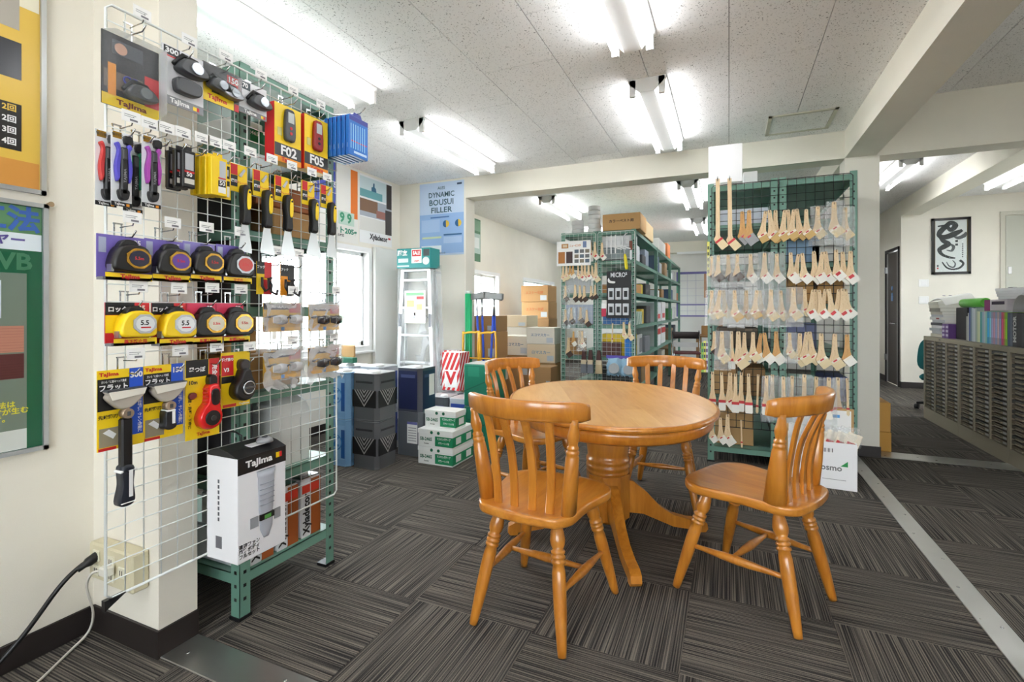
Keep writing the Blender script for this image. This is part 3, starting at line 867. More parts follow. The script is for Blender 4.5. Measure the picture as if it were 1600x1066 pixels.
for k in range(6):
    t = hang('blade_pack', 'blue blade pack hanging at the grid corner, %s from the front' % nth(k), 'blade pack', 1.690, 1.815, -1.475 - .024 * k, 'blue packs hung at the grid corner')
    MB().cbox(-.06, .06, 0, .17, -.009, .009, .002).build('carton', mat((28, 110, 200), .35), t)
    MB().prism([(-.03, .17), (.03, .17), (.02, .19), (-.02, .19)], -.0015, .0015).build('hang_tab', mat((60, 70, 160), .4), t)
    zones(t, [(-.058, .058, .148, .168, mat((50, 60, 150), .4)), (-.03, .05, .012, .022, mat((190, 215, 240), .5)), (-.05, .05, .06, .064, RED)] + [(-.05 + .014 * q, -.046 + .014 * q, .03, .135, mat((150, 205, 240), .5)) for q in range(7)], z=.0095)
    zones(t, [(-.0607, -.0601, .03, .05, WHITE)], 'side_label', z=.0)
MB().tube([(GX + .01, 1.69, 2.02), (GX + .16, 1.69, 2.005), (GX + .19, 1.69, 2.025)], .0028, 6).build('hook_wire', CHROME, thing('display_hook', 'long chrome hook holding the blue blade packs', 'hook', (0, 0, 0), group='price tagged hooks on the wire grid'))

# --- second row: cutters, cases, scrapers
def cutter(label, y, zb, m, x, tg=True):
    t = hang('utility_knife_package', label, 'utility knife', y, zb, x)
    card(t, .052, .21, mat((226, 228, 232), .35), .0012)
    zones(t, [(-.026, .026, 0, .012, BLACK), (.012, .02, .002, .009, ORANGE), (-.022, .0, .19, .208, GOLD)], z=.0014)
    maker(t, .026, .006, .0022, WHITE, .009, -.006); tx(t, '替刃式', .009, BLACK, -.011, .199, .0022, bold=1.2)
    for s in (-1, 1):
        outline(t, 'grip', [(s * .017, .07), (s * .021, .11), (s * .014, .155), (s * .020, .172), (s * .012, .176), (s * .008, .15), (s * .011, .1), (s * .011, .075)], .002, .016, m)
    MB().cbox(-.0085, .0085, .032, .165, .002, .018, .003).build('knife_body', BLACK, t)
    outline(t, 'knife_tip', [(-.010, .022), (-.012, .045), (.012, .045), (.010, .022), (0, .016)], .002, .018, BLACK)
    MB().cbox(-.006, .006, .13, .16, .017, .022, .002).build('slider', mat((60, 60, 64), .4), t)
    tx(t, 'TAJIMA', .009, mat((150, 150, 156), .4), .0, .085, .0185, (0, 0, PI / 2), 1.0, width=.04)
    outline(t, 'cap', [(.004, .178), (.004, .20), (.022, .2), (.022, .178)], .002, .014, BLACK, 2)
cutter('carded utility knife with red grip at the grid edge', .812, 1.448, mat((206, 60, 60), .35), PX_ - .028)
cutter('carded utility knife with blue violet grip', .836, 1.449, mat((82, 74, 190), .35), PX_)
cutter('carded utility knife with green grip between violet and magenta ones', .876, 1.44, mat((24, 140, 96), .35), PX_ - .02)
cutter('carded utility knife with magenta grip', .908, 1.458, mat((170, 70, 170), .35), PX_ + .012)
for k, (yy, zz) in enumerate([(.855, 1.701), (.905, 1.699)]): hook(yy, zz, ('blue violet' if k == 0 else 'magenta') + ' utility knife')
for k in range(5):
    t = hang('blade_case', 'black blade case with a steel face, %s from the front' % nth(k), 'blade case', 1.0 - .012 * (k % 2), 1.535, PX_ + .035 - .017 * k, group='black blade cases on the grid')
    MB().cbox(-.02, .02, 0, .115, -.0075, .0075, .002).build('case', BLACK, t)
    zones(t, [(-.012, .014, .055, .105, SILV), (-.014, .016, .03, .05, BLACK), (-.014, .016, .012, .028, mat((210, 206, 196), .4)), (-.014, .016, .046, .052, RED)], z=.0078)
    tx(t, '50', .018, WHITE, 0, .04, .0088, bold=1.4)
    MB().box(-.012, .012, .115, .128, -.002, .002).build('hang_tab', BLACK, t)
for k in range(4):
    t = hang('blade_case', 'yellow blade case, %s from the front' % nth(k), 'blade case', 1.095 - .006 * k, 1.53, PX_ + .04 - .02 * k, group='yellow blade cases on the grid')
    MB().cbox(-.028, .028, 0, .125, -.009, .009, .002).build('case', YEL, t)
    zones(t, [(.0, .022, .05, .115, SILV), (-.004, .022, .03, .05, BLACK), (-.004, .022, .01, .03, WHITE), (-.004, .022, .056, .06, RED)], z=.0093)
    tx(t, '50', .02, WHITE, .009, .041, .0103, bold=1.4)
    MB().box(-.015, .015, .125, .138, -.002, .002).build('hang_tab', YEL, t)
t = hang('blade_case', 'narrow carded blade case beside the yellow cases and first scraper', 'blade case', 1.137, 1.53, PX_ + .02)
card(t, .036, .12, YEL); zones(t, [(-.014, .014, .07, .112, BLACK), (-.014, .014, .045, .062, BLACK), (-.013, .013, .008, .043, WHITE), (-.01, .01, .078, .1, SILV)])
for k, yy in enumerate((.95, 1.0, 1.061, 1.104, 1.155)): hook(yy, 1.702 + .002 * k, ('left black case', 'black blade case', 'narrow gap beside black cases', 'yellow blade cases', 'narrow carded blade case')[k])
def scraper(k, y, zb, bw, taglabel, ln=1.0):
    t = hang('scraper', 'carded scraper with black and yellow grip and steel blade, %s from the pillar' % nth(k), 'scraper', y, zb - .205, PX_ + .012, 'scrapers with yellow cards')
    o = MB().box(-.036, .030, .205, .300, -.003, .0).build('backing_card', YEL, t)
    zones(t, [(-.034, -.008, .262, .298, RED), (-.034, -.008, .222, .26, BLACK)], z=.0012)
    MB().prism([(-.004, .262), (.006, .258), (.022, .284), (.016, .29)], .0012, .003).build('picture_print', SILV, t)
    tx(t, 'スクレーパー', .009, RED, .008, .238, .002, bold=1.2); tx(t, '鋼刃', .012, WHITE, -.021, .24, .002, bold=1.3)
    gx = .012
    outline(t, 'grip', [(gx - .013, .098), (gx - .011, .14), (gx - .014, .18), (gx - .012, .222), (gx, .232), (gx + .014, .222), (gx + .017, .18), (gx + .013, .14), (gx + .015, .098), (gx, .092)], .0, .026, BLACK)
    outline(t, 'grip_inlay', [(gx + .0, .148), (gx - .002, .18), (gx + .002, .212), (gx + .012, .214), (gx + .014, .18), (gx + .011, .148)], .02, .029, YEL)
    disc(t, 'hang_hole', gx + .006, .206, .0285, .004, BLACK, .002, 10)
    MB().prism([(gx - .012, .098), (gx - bw * .5, .012), (gx - bw * .47, .0), (gx + bw * .62, -.006), (gx + bw * .62, .006), (gx + .013, .098)][::1], .010, .0118).build('blade', STEEL, t)
    return t
for k, (y, zb, bw, hy) in enumerate([(1.195, 1.567, .045, 1.236), (1.285, 1.569, .055, 1.327), (1.378, 1.571, .06, 1.418), (1.506, 1.582, .07, 1.518), (1.606, 1.588, .055, 1.602)]):
    scraper(k, y, zb, bw, hy); hook(hy, 1.714, nth(k) + ' scraper from the pillar')

# --- tape measures
def tape(kind, label, hk, y, zb, w, h, tagz, tagy, num, cm, body, ringm, face, strip):
    t = hang('tape_measure_package', label, 'tape measure', y, zb)
    card(t, w, h, cm)
    zs = [(-w / 2 + .006, w / 2 + .004, -.006, .014, YEL)]
    zones(t, zs, 'foot_strip', z=.03)
    MB().box(-w / 2, w / 2, -.006, .002, 0, .03).build('shelf', mat((120, 116, 120), .4), t)
    if strip:
        tx(t, strip, .012, RED, .004, .004, .0315, bold=1.3)
    else:
        maker(t, .05, .004, .0315, RED, .016, .006)
    x, y_ = .012, h * .47; s = h / .110
    outline(t, 'tape_body', [(x - .046 * s, y_ - .03 * s), (x - .044 * s, y_ + .005 * s), (x - .026 * s, y_ + .032 * s), (x + .01 * s, y_ + .036 * s), (x + .034 * s, y_ + .026 * s), (x + .042 * s, y_ - .005 * s), (x + .038 * s, y_ - .034 * s), (x - .01 * s, y_ - .036 * s)], .003, .044, body)
    n = 8
    pts = [(x + .008 * s + .031 * s * math.cos(2 * PI * i / n + .39), y_ + .0 * s + .028 * s * math.sin(2 * PI * i / n + .39)) for i in range(n)]
    mb = MB().prism(pts, .043, .047); mb.build('bezel', ringm, t)
    pts = [(x + .008 * s + .024 * s * math.cos(2 * PI * i / 12), y_ + .021 * s * math.sin(2 * PI * i / 12)) for i in range(12)]
    MB().prism(pts, .046, .0485).build('face_label', face, t)
    if kind == 'lock': tx(t, '5.5', .018 * s, BLACK, x + .006, y_ + .003, .0488, bold=1.4); zones(t, [(x - .004, x + .022, y_ - .012, y_ - .008, RED)], 'face_stripe', z=.0488)
    else: tx(t, '5.5m', .011 * s, RED, x + .008, y_, .0488, bold=1.2)
    MB().box(x - .05 * s, x - .044 * s, y_ - .036 * s, y_ - .018 * s, .012, .034).build('end_hook', STEEL, t)
    outline(t, 'lock_button', [(x - .03 * s, y_ + .026 * s), (x - .02 * s, y_ + .046 * s), (x + .006 * s, y_ + .046 * s), (x + .012 * s, y_ + .03 * s)], .012, .034, BLACK)
    tx(t, num, .019, WHITE, w / 2 - .021, h - .016, .003, bold=1.5)
    hook(tagy, tagz, hk)
    return t
VIO = mat((116, 100, 180), .42); VIO2 = mat((140, 130, 196), .42)
for k, (y, zb, w, h, ty, num, fm, st) in enumerate([(.836, 1.245, .121, .12, .858, '25', mat((40, 40, 60), .3), None), (.952, 1.248, .112, .12, .97, '25', mat((96, 60, 150), .3), None), (1.06, 1.254, .104, .12, 1.076, '25', mat((48, 40, 44), .3), None), (1.172, 1.254, .108, .124, 1.2, '25', mat((200, 60, 50), .3), 'マグ爪')]):
    t = tape('purple', 'black tape measure on a violet card, %s from the pillar' % nth(k), nth(k) + ' violet carded tape measure', y, zb, w, h, 1.416 + .003 * k, ty, num, VIO if k != 2 else VIO2, mat((26, 24, 24), .35), GOLD if k < 3 else SILV, fm, st)
    zones(t, [(-w / 2 + .004, -w / 2 + .022, h - .05, h - .008, mat((170, 176, 200), .4)), (w / 2 - .036, w / 2 - .006, h - .034, h - .032, RED)], 'picture_print')
for k, (y, zb, w, h, ty) in enumerate([(.852, 1.062, .113, .115, .874), (.967, 1.055, .104, .122, .988)]):
    t = tape('lock', 'yellow tape measure on a black and red card, %s from the pillar' % nth(k), nth(k) + ' yellow tape measure', y, zb, w, h, 1.22, ty, '25', RED, YEL, SILV, mat((226, 228, 230), .4), '落下防止用' if k == 0 else None)
    zones(t, [(-w / 2, w / 2 - .04, h - .035, h, BLACK), (-w / 2, -.02, .03, h - .036, YEL)], 'picture_print', z=.0021); tx(t, 'ロック', .017, WHITE, -.026, h - .02, .0032, bold=1.5)
for k, (y, zb, w, h, ty) in enumerate([(1.066, 1.053, .098, .125, 1.095), (1.168, 1.051, .1, .128, 1.2)]):
    t = tape('pink', 'black tape measure on a pink card, %s from the pillar' % nth(k), nth(k) + ' pink carded tape measure', y, zb, w, h, 1.226, ty, '25', PINK, mat((26, 24, 24), .35), GOLD, mat((216, 210, 190), .35), '耐厚3.0mm')
# hooks for belts
for k, (y, zb, ty) in enumerate([(1.305, 1.214, 1.35), (1.41, 1.212, 1.452)]):
    t = hang('tool_hook_package', ('yellow carded black tool hook, beside the violet tape measures', 'orange carded black carabiner hook beside the goggles')[k], 'tool hook', y, zb)
    card(t, .064, .12, YEL if k == 0 else ORANGE)
    zones(t, [(-.032, .0, .075, .12, BLACK), (.0, .032, .06, .12, RED if k == 0 else BLACK), (-.004, .03, .0, .055, RED if k == 0 else mat((40, 40, 42), .4))])
    tx(t, 'フック', .012, WHITE, -.015, .1, .003, bold=1.3)
    MB().tube([(-.018, .062, .012), (-.02, .03, .014), (-.008, .012, .016), (.006, .02, .018), (.004, .05, .018), (.018, .062, .018)], .0048, 8).build('hook_part', BLACK, t)
    MB().tube([(.006, .06, .014), (.018, .035, .018), (.012, .01, .022), (.034, .0, .024), (.04, .018, .024)], .0048, 8).build('hook_part', BLACK, t)
    hook(ty, 1.377, ('yellow tool hook card', 'orange tool hook card')[k])
# goggles in bags
def crumple(w, h, d, seed, nx=9, ny=8):
    rnd = random.Random(seed); mb = MB()
    for s in (1, -1):
        vs = []; fs = []
        for j in range(ny + 1):
            for i in range(nx + 1):
                u = i / nx; v = j / ny
                e = min(u, 1 - u, v * 1.0, 1 - v) * 4
                z = s * d * min(1, e) * rnd.uniform(.35, 1.05)
                ed = .012 if e == 0 else .006
                vs.append(((u - .5) * w * (1 - .12 * v) + rnd.uniform(-ed, ed), v * h + rnd.uniform(-ed, ed), z))
        for j in range(ny):
            for i in range(nx):
                a = j * (nx + 1) + i; q = [a, a + 1, a + nx + 2, a + nx + 1]
                if s < 0: q = q[::-1]
                fs += [(q[0], q[1], q[2]), (q[0], q[2], q[3])] if rnd.random() < .5 else [(q[0], q[1], q[3]), (q[1], q[2], q[3])]
        mb.add(vs, fs, 0, True)
    return mb
def goggles(label, hk, y, zb, dark, seed, ty, tz):
    t = hang('safety_glasses_package', label, 'safety glasses', y, zb, PX_ + .01)
    w, h = .17, .108
    card(t, w, h, mat((206, 160, 60), .5))
    zones(t, [(-w / 2, w / 2, .082, .106, mat((66, 60, 64), .4)), (.03, w / 2, .07, .105, mat((190, 80, 80), .5)), (-w / 2, w / 2, .0, .014, mat((236, 176, 40), .4)), (-.008, .008, .002, .016, LBLUE)])
    tx(t, 'HARD GLASS', .015, WHITE, -.028, .094, .003, bold=1.2)
    lm = mat((52, 50, 54), .08, 0, .5) if dark else mat_clear('lens_%d' % seed, (206, 208, 212), .45, .08)
    for s in (-1, 1):
        rings = []
        for i in range(9):
            a = -.55 + 1.1 * i / 8; x = s * .036 + .034 * math.sin(a) / .52 * .95; z = .016 + .022 * math.cos(a * (1.2))
            hh = .019 * (1 - .35 * abs(i - 4) / 4)
            rings.append([(x, .045 - hh, z), (x, .045 + hh, z), (x, .045 + hh, z - .002), (x, .045 - hh, z - .002)])
        MB().ring_tube(rings, smooth=True).build('lens', lm, t)
        MB().tube([(s * .07, .055, .022), (s * .074, .055, .006), (s * .03, .06, .005)], .003, 6).build('temple_arm', DGREY, t)
    MB().tube([(-.008, .05, .034), (0, .056, .036), (.008, .05, .034)], .003, 6).build('bridge', DGREY, t)
    b = crumple(.2, .145, .026, seed).build('plastic_bag', BAG, t, (0, -.03, .015))
    hook(ty, tz, hk)
goggles('clear safety glasses in a plastic bag, upper row near the hooks', 'upper clear safety glasses', 1.378, 1.075, False, 3, 1.424, 1.23)
goggles('dark safety glasses in a plastic bag, upper row at the grid corner', 'upper dark safety glasses', 1.592, 1.07, True, 4, 1.655, 1.239)
goggles('clear safety glasses in a plastic bag, lower row above the green rack beam', 'lower clear safety glasses', 1.378, .893, False, 5, 1.421, 1.035)
goggles('dark safety glasses in a plastic bag, lower row at the grid corner', 'lower dark safety glasses', 1.59, .893, True, 6, 1.64, 1.036)
# --- long scrapers and chalk lines
def flat_scraper(label, y, zb, num, long, ty):
    t = hang('floor_scraper_package', label, 'scraper', y, zb)
    w, h = .114, .222
    card(t, w, h, YEL)
    B2 = mat((28, 84, 200), .4)
    zones(t, [(-w / 2, w / 2 - .036, .11, .198, BLACK), (w / 2 - .036, w / 2, .03, h - .012, B2), (-w / 2, w / 2, .198, h, YEL), (w / 2 - .036, w / 2, .16, h, B2), (-w / 2 + .004, .0, .01, .062, mat((150, 140, 116), .5)), (-w / 2 + .002, -.012, .0, .008, RED)])
    MB().prism([(-.045, .05), (-.02, .03), (-.012, .042), (-.03, .058)], .0028, .0034).build('picture_print', WHITE, t)
    tx(t, 'フラット', .02, WHITE, -.018, .172, .0034, bold=1.6, width=.07); tx(t, '力いらずに楽々ヘッド角度', .008, WHITE, -.018, .189, .0034, width=.062)
    tx(t, num, .022, WHITE, w / 2 - .018, .202, .0034, bold=1.6); tx(t, '床面のはがし、ケレン作業に', .012, WHITE, w / 2 - .010, .095, .0034, (0, 0, -PI / 2), 1.2, width=.12)
    maker(t, .048, .21, .0034, RED, .014, -.03); tx(t, '先端薄刃', .012, BLACK, -.032, .092, .0034, bold=1.2)
    hd = [(-.042, .156), (-.046, .146), (-.03, .126), (-.012, .112), (.012, .112), (.034, .128), (.052, .15), (.05, .162), (.046, .165), (-.04, .165)]
    outline(t, 'head', hd, .006, .026, mat((176, 168, 156), .4), 3)
    MB().prism([(-.034, .14), (.046, .148), (.052, .165), (-.042, .163)], .024, .03).build('blade_guard', mat((228, 222, 210), .4), t)
    MB().box(-.046, .054, .162, .168, .004, .028).build('blade', DGREY, t)
    disc(t, 'knob', .004, .098, .008, .014, mat((170, 150, 130), .3, .6), .024, 16)
    MB().box(.0, .008, .092, .104, .031, .034).build('knob_slot', DGREY, t)
    if long:
        MB().cbox(-.012, .016, -.06, .085, .008, .03, .004).build('shaft', BLACK, t)
        outline(t, 'grip', [(-.013, -.05), (-.012, -.10), (-.02, -.145), (-.012, -.16), (.01, -.16), (.02, -.145), (.016, -.10), (.017, -.05)], .004, .036, mat((30, 34, 46), .4))
        MB().cbox(-.02, .024, -.065, -.058, .004, .036, .002).build('collar', WHITE, t)
        MB().cbox(-.018, .02, -.152, -.148, .005, .0375, .002).build('end_band', WHITE, t)
        zones(t, [(.002, .012, -.135, -.06, WHITE)], 'grip_inlay', z=.037)
    else:
        outline(t, 'grip', [(-.012, .085), (-.014, .05), (-.016, .035), (0, .026), (.018, .034), (.016, .055), (.014, .085)], .004, .036, mat((24, 26, 32), .4))
        MB().cbox(-.012, .014, .082, .087, .004, .038, .002).build('collar', WHITE, t)
        zones(t, [(.003, .012, .045, .082, WHITE)], 'grip_inlay', z=.037)
    hook(ty, 1.028, ('long' if long else 'short') + ' handled floor scraper')
flat_scraper('floor scraper with long handle on a yellow and blue card marked 300', .834, .767, '300', True, .867)
flat_scraper('floor scraper with short handle on a yellow and blue card marked 150', .95, .768, '150', False, .992)
t = hang('chalk_line_package', 'red chalk line reel on a yellow and black card', 'chalk line', 1.072, .74)
w, h = .112, .255
card(t, w, h, YEL); zones(t, [(-w / 2, .018, .2, h, BLACK), (.02, w / 2, .13, h, RED), (.03, w / 2 - .002, .03, .045, mat((200, 190, 220), .5))])
tx(t, '墨つぼ', .018, WHITE, -.02, .222, .003, bold=1.5); tx(t, '10m', .017, BLACK, -.034, .182, .003, bold=1.4); tx(t, '完全自動', .018, WHITE, .038, .2, .003, (0, 0, -PI / 2), 1.4); maker(t, .045, .014, .003, RED, .014)
tx(t, '土間・外壁・下地に', .012, BLACK, -.045, .09, .003, (0, 0, -PI / 2), 1.2)
outline(t, 'reel_body', [(.0, .165), (-.004, .12), (-.022, .095), (-.032, .065), (-.02, .036), (.008, .028), (.036, .04), (.044, .068), (.036, .1), (.034, .165), (.018, .175)], .004, .04, mat((222, 30, 34), .25, 0, .5))
outline(t, 'window', [(.004, .115), (.004, .155), (.028, .155), (.03, .115), (.018, .105)], .03, .043, mat((30, 30, 34), .15))
disc(t, 'crank_disc', .006, .066, .039, .024, BLACK, .006, 24); disc(t, 'crank_hub', .006, .066, .044, .008, mat((60, 60, 60), .3), .006)
outline(t, 'line_tip', [(.008, .17), (.006, .195), (.018, .205), (.03, .195), (.028, .17)], .006, .03, BLACK)
for k in range(5): MB().box(-.014 + .0, -.006, .11 + .012 * k, .115 + .012 * k, .02, .036).build('rib', RED, t)
outline(t, 'spare_cap', [(-.05, .135), (-.046, .15), (-.03, .15), (-.026, .138), (-.04, .13)], .003, .012, mat((110, 40, 40), .4))
hook(1.111, 1.031, 'red chalk line reel')
t = hang('chalk_line_package', 'black chalk line reel with chrome face on a yellow card', 'chalk line', 1.19, .82)
w, h = .108, .19
card(t, w, h, YEL); zones(t, [(-w / 2, -.01, .11, h - .01, RED), (-w / 2, -.006, .085, .108, BLACK), (-w / 2 + .004, .0, .002, .012, RED)])
tx(t, 'V3', .018, WHITE, -.036, .13, .003, bold=1.4); tx(t, '下げ振り', .012, WHITE, -.033, .165, .003, bold=1.2); maker(t, .04, .007, .003, WHITE, .01, .03)
outline(t, 'reel_body', [(.004, .13), (-.008, .1), (-.026, .075), (-.028, .045), (-.008, .025), (.02, .022), (.042, .04), (.046, .075), (.034, .105), (.026, .13)], .004, .045, BLACK)
disc(t, 'chrome_face', .016, .066, .043, .027, mat((60, 60, 62), .2, .6), .005, 24); ring(t, 'chrome_ring', .016, .066, .047, .024, .005, CHROME, .003); MB().cbox(-.004, .036, .061, .071, .047, .053, .002).build('crank_bar', mat((90, 90, 92), .2, .8), t)
outline(t, 'line_tip', [(.002, .128), (.0, .155), (.014, .165), (.03, .155), (.028, .128)], .006, .035, mat((46, 44, 44), .3))
hook(1.233, 1.025, 'black chalk line reel')

# --- white boxed fan set hanging low on the grid
t = thing('fan_set_carton', 'white hanging carton with a fan sleeve picture and black top', 'carton', (-1.535, 1.205, .325))
MB().cbox(-.075, .075, -.095, .095, 0, .345, .002).build('carton', mat((238, 238, 242), .45), t)
mb = MB().prism([(-.075, .345), (.075, .345), (.03, .362), (-.02, .372), (-.06, .362)], -.095, .095); mb.xform(Matrix.Rotation(PI / 2, 4, 'X')); mb.build('carton_top', BLACK, t)
MB().box(.0752, .0758, -.095, .095, .29, .345).build('black_band', BLACK, t)
MB().box(-.045, .045, -.02, .06, .362, .366).build('top_label', mat((210, 210, 214), .5), t)
tx(t, 'TaJIma', .03, WHITE, .0766, -.015, .318, FACE_POS_X, 1.6, width=.105)
MB().box(.0762, .077, .052, .07, .312, .33).build('logo_patch', YEL, t); MB().box(.0762, .0772, .066, .076, .312, .33).build('logo_patch', RED, t)
tx(t, '清涼ファン\n風雅ボディ\nフルセット', .016, INK, .0762, -.052, .037, FACE_POS_X, 1.2)
fm = mat((176, 180, 190), .5); rings = []
for z, ry, rx in ((.275, .034, .018), (.285, .038, .02), (.26, .033, .019), (.2, .031, .018), (.15, .029, .017), (.135, .026, .014), (.128, .027, .015), (.085, .025, .014), (.06, .014, .008), (.052, .01, .006)):
    rings.append([(.0762 + max(0, rx * .35 * math.cos(2 * PI * i / 20)), .012 + ry * math.sin(2 * PI * i / 20), z) for i in range(20)])
MB().ring_tube(rings).build('sleeve_picture', fm, t)
for k in range(5): MB().box(.0762, .084, -.016, .04, .165 + .018 * k, .1665 + .018 * k).build('rib_line', mat((150, 154, 166), .5), t)
MB().box(.0762, .0835, -.015, .039, .115, .135).build('belt_picture', BLACK, t); MB().box(.0762, .0842, .0, .026, .117, .13).build('green_label', mat((90, 160, 80), .5), t)
for a, b in ((-.05, -.02), (.045, .07)): MB().box(.0762, .078, a, b, .10, .135).build('clip_picture', mat((150, 152, 156), .5), t)
MB().box(-.03, .0, -.0956, -.0952, .04, .08).build('barcode', mat((110, 110, 116), .6), t)
for k in range(8): MB().box(-.02, -.012, -.0956, -.0952, .13 + .018 * k, .142 + .018 * k).build('side_print', mat((90, 92, 100), .6), t)
MB().tube([(-.03, .0, .36), (-.03, .0, .39), (-.06, .0, .4), (-.085, .0, .4)], .003, 6).build('hanger', BLACK, t)
outline_t = thing('round_clip', 'grey clip lying on top of the white fan carton', 'clip', (-1.50, 1.245, .692))
MB().lathe_between((0, 0, 0), (0, 0, .016), [(0, .028), (.6, .026), (1, .018)], 18).build('clip_body', GREY, outline_t); MB().cyl((0, 0, .015), (0, 0, .018), .01, 12).build('clip_button', DGREY, outline_t)
# --- outlet and cables on the pillar
t = thing('power_outlet', 'old beige double outlet box on the pillar behind the grid', 'outlet', (-1.89, YA, .29))
IV = mat((214, 206, 176), .45)
MB().cbox(-.145, -.045, -.05, 0, -.062, .062, .006).build('outlet_box', IV, t); MB().cbox(-.04, .11, -.055, 0, -.065, .065, .006).build('outlet_box', IV, t)
for x, zz in ((-.095, .025), (-.095, -.025), (.0, .025), (.0, -.025), (.06, .0)):
    o = MB().cbox(x - .018, x + .018, -.0605 if x > -.05 else -.0555, -.054 if x > -.05 else -.049, zz - .018, zz + .018, .002).build('socket', mat((226, 222, 200), .45), t)
    yy = -.0612 if x > -.05 else -.0562
    MB().box(-.007, -.004, yy, yy + .001, -.008, .008).box(.004, .007, yy, yy + .001, -.008, .008).build('slot', BLACK, o, (x, 0, zz))
t = thing('power_cable', 'thick black cable with plug running from the outlet to the floor', 'cable', (0, 0, 0))
MB().tube([tuple(p) for p in spline([(-1.985, .968, .31), (-1.99, .93, .295), (-2.0, .88, .25), (-2.04, .80, .12), (-2.06, .70, .03), (-2.07, .6, .012), (-2.08, .2, .01)], 5, False)], .0075, 8).build('cord', BLACK, t)
MB().lathe_between((-1.985, .985, .315), (-1.988, .925, .288), [(0, .016), (.5, .016), (.7, .01), (1, .009)], 10).build('plug', BLACK, t)
t = thing('power_cable', 'thin white cable running from the outlet down to the carpet', 'cable', (0, 0, 0))
MB().tube([tuple(p) for p in spline([(-1.89, .965, .29), (-1.93, .94, .285), (-1.985, .95, .22), (-2.03, .99, .10), (-2.05, .985, .03), (-2.03, .92, .006), (-1.95, .80, .006), (-1.90, .70, .006), (-1.88, .4, .006)], 5, False)], .0042, 6).build('cord', mat((216, 212, 204), .5), t)
MB().cbox(-1.9, -1.86, .94, .969, .28, .31, .004).build('plug', mat((226, 224, 214), .5), t)

# --- framed posters on the front bay wall
def framed(label, y0, y1, z0, z1):
    t = thing('framed_poster', label, 'poster', (XF, (y0 + y1) / 2, z0), FACE_POS_X)
    w = y1 - y0; h = z1 - z0; f = .014
    MB().box(-w / 2, w / 2, 0, f, 0, .015).box(-w / 2, w / 2, h - f, h, 0, .015).box(-w / 2, -w / 2 + f, 0, h, 0, .015).box(w / 2 - f, w / 2, 0, h, 0, .015).build('frame', mat((200, 204, 208), .3, .7), t)
    return t, w, h
t, w, h = framed('yellow paint poster in a silver frame, cropped by the photo edge', .29, .889, 1.54, 2.38)
MB().box(-w / 2 + .014, w / 2 - .014, .014, h - .014, .002, .005).build('sheet', mat((228, 190, 84), .3), t)
r_ = w / 2 - .016
zones(t, [(-r_, r_, .0155, .10, mat((214, 150, 70), .4)), (-r_, r_, .60, h - .016, mat((236, 230, 208), .4)), (-.05, r_ - .05, .64 - .12, .64, mat((176, 170, 160), .4)), (-.05, r_ - .045, .36, .48, mat((58, 60, 66), .2)), (-.05, r_ - .045, .13, .28, mat((42, 40, 40), .3))], z=.0056)
for k, s in enumerate(('2回', '2回', '3回', '4回')): tx(t, s, .024, mat((232, 196, 90), .5) if k == 0 else WHITE, r_ - .075, .262 - .036 * k, .0066, bold=1.3)
disc(t, 'badge', r_ - .10, .735, .006, .045, mat((122, 98, 66), .4), .001, 28); tx(t, 'アレス\nダイナミック\nTOP', .018, WHITE, r_ - .10, .735, .008, bold=1.3)
t, w, h = framed('green masonry method poster in a silver frame under the yellow poster', .29, .895, .69, 1.51)
MB().box(-w / 2 + .014, w / 2 - .014, .014, h - .014, .002, .005).build('sheet', mat((34, 98, 68), .25), t)
r_ = w / 2 - .016
zones(t, [(-r_, r_, .66, h - .016, mat((222, 232, 240), .3)), (.1, r_, .715, h - .016, mat((92, 138, 96), .4)), (-r_, r_ - .038, .08, .585, mat((116, 130, 118), .35)), (-r_, r_ - .038, .0155, .08, mat((214, 218, 214), .35)), (-r_, r_ - .1, .44, .56, mat((196, 206, 220), .3)), (.08, r_ - .045, .33, .415, mat((190, 130, 110), .5)), (.08, r_ - .045, .245, .325, mat((92, 44, 44), .5))], z=.0056)
for k in range(9): zones(t, [(.08, r_ - .045, .334 + .009 * k, .3348 + .009 * k, mat((150, 90, 76), .5)), (.08, r_ - .045, .249 + .0085 * k, .2498 + .0085 * k, mat((66, 30, 30), .5))], 'brick_print', z=.0062)
tx(t, 'の工法', .085, mat((60, 100, 180), .3), r_ - .13, .755, .0068, bold=1.6); tx(t, 'ソイヤー', .04, mat((90, 80, 150), .4), r_ - .12, .69, .0068, bold=1.4)
tx(t, 'WB', .075, mat((70, 130, 96), .3), r_ - .085, .62, .0068, bold=1.3); tx(t, 'の工法は\n長い経験が生む\nます。', .022, mat((226, 216, 60), .5), r_ - .11, .14, .0068, bold=1.2)
MB().lathe_between((0, 0, 0), (0, 0, .02), [(0, .006), (.5, .006), (1, .009)], 10).build('push_pin', mat((150, 126, 96), .4), t, (w / 2 + .004, h + .002, 0))
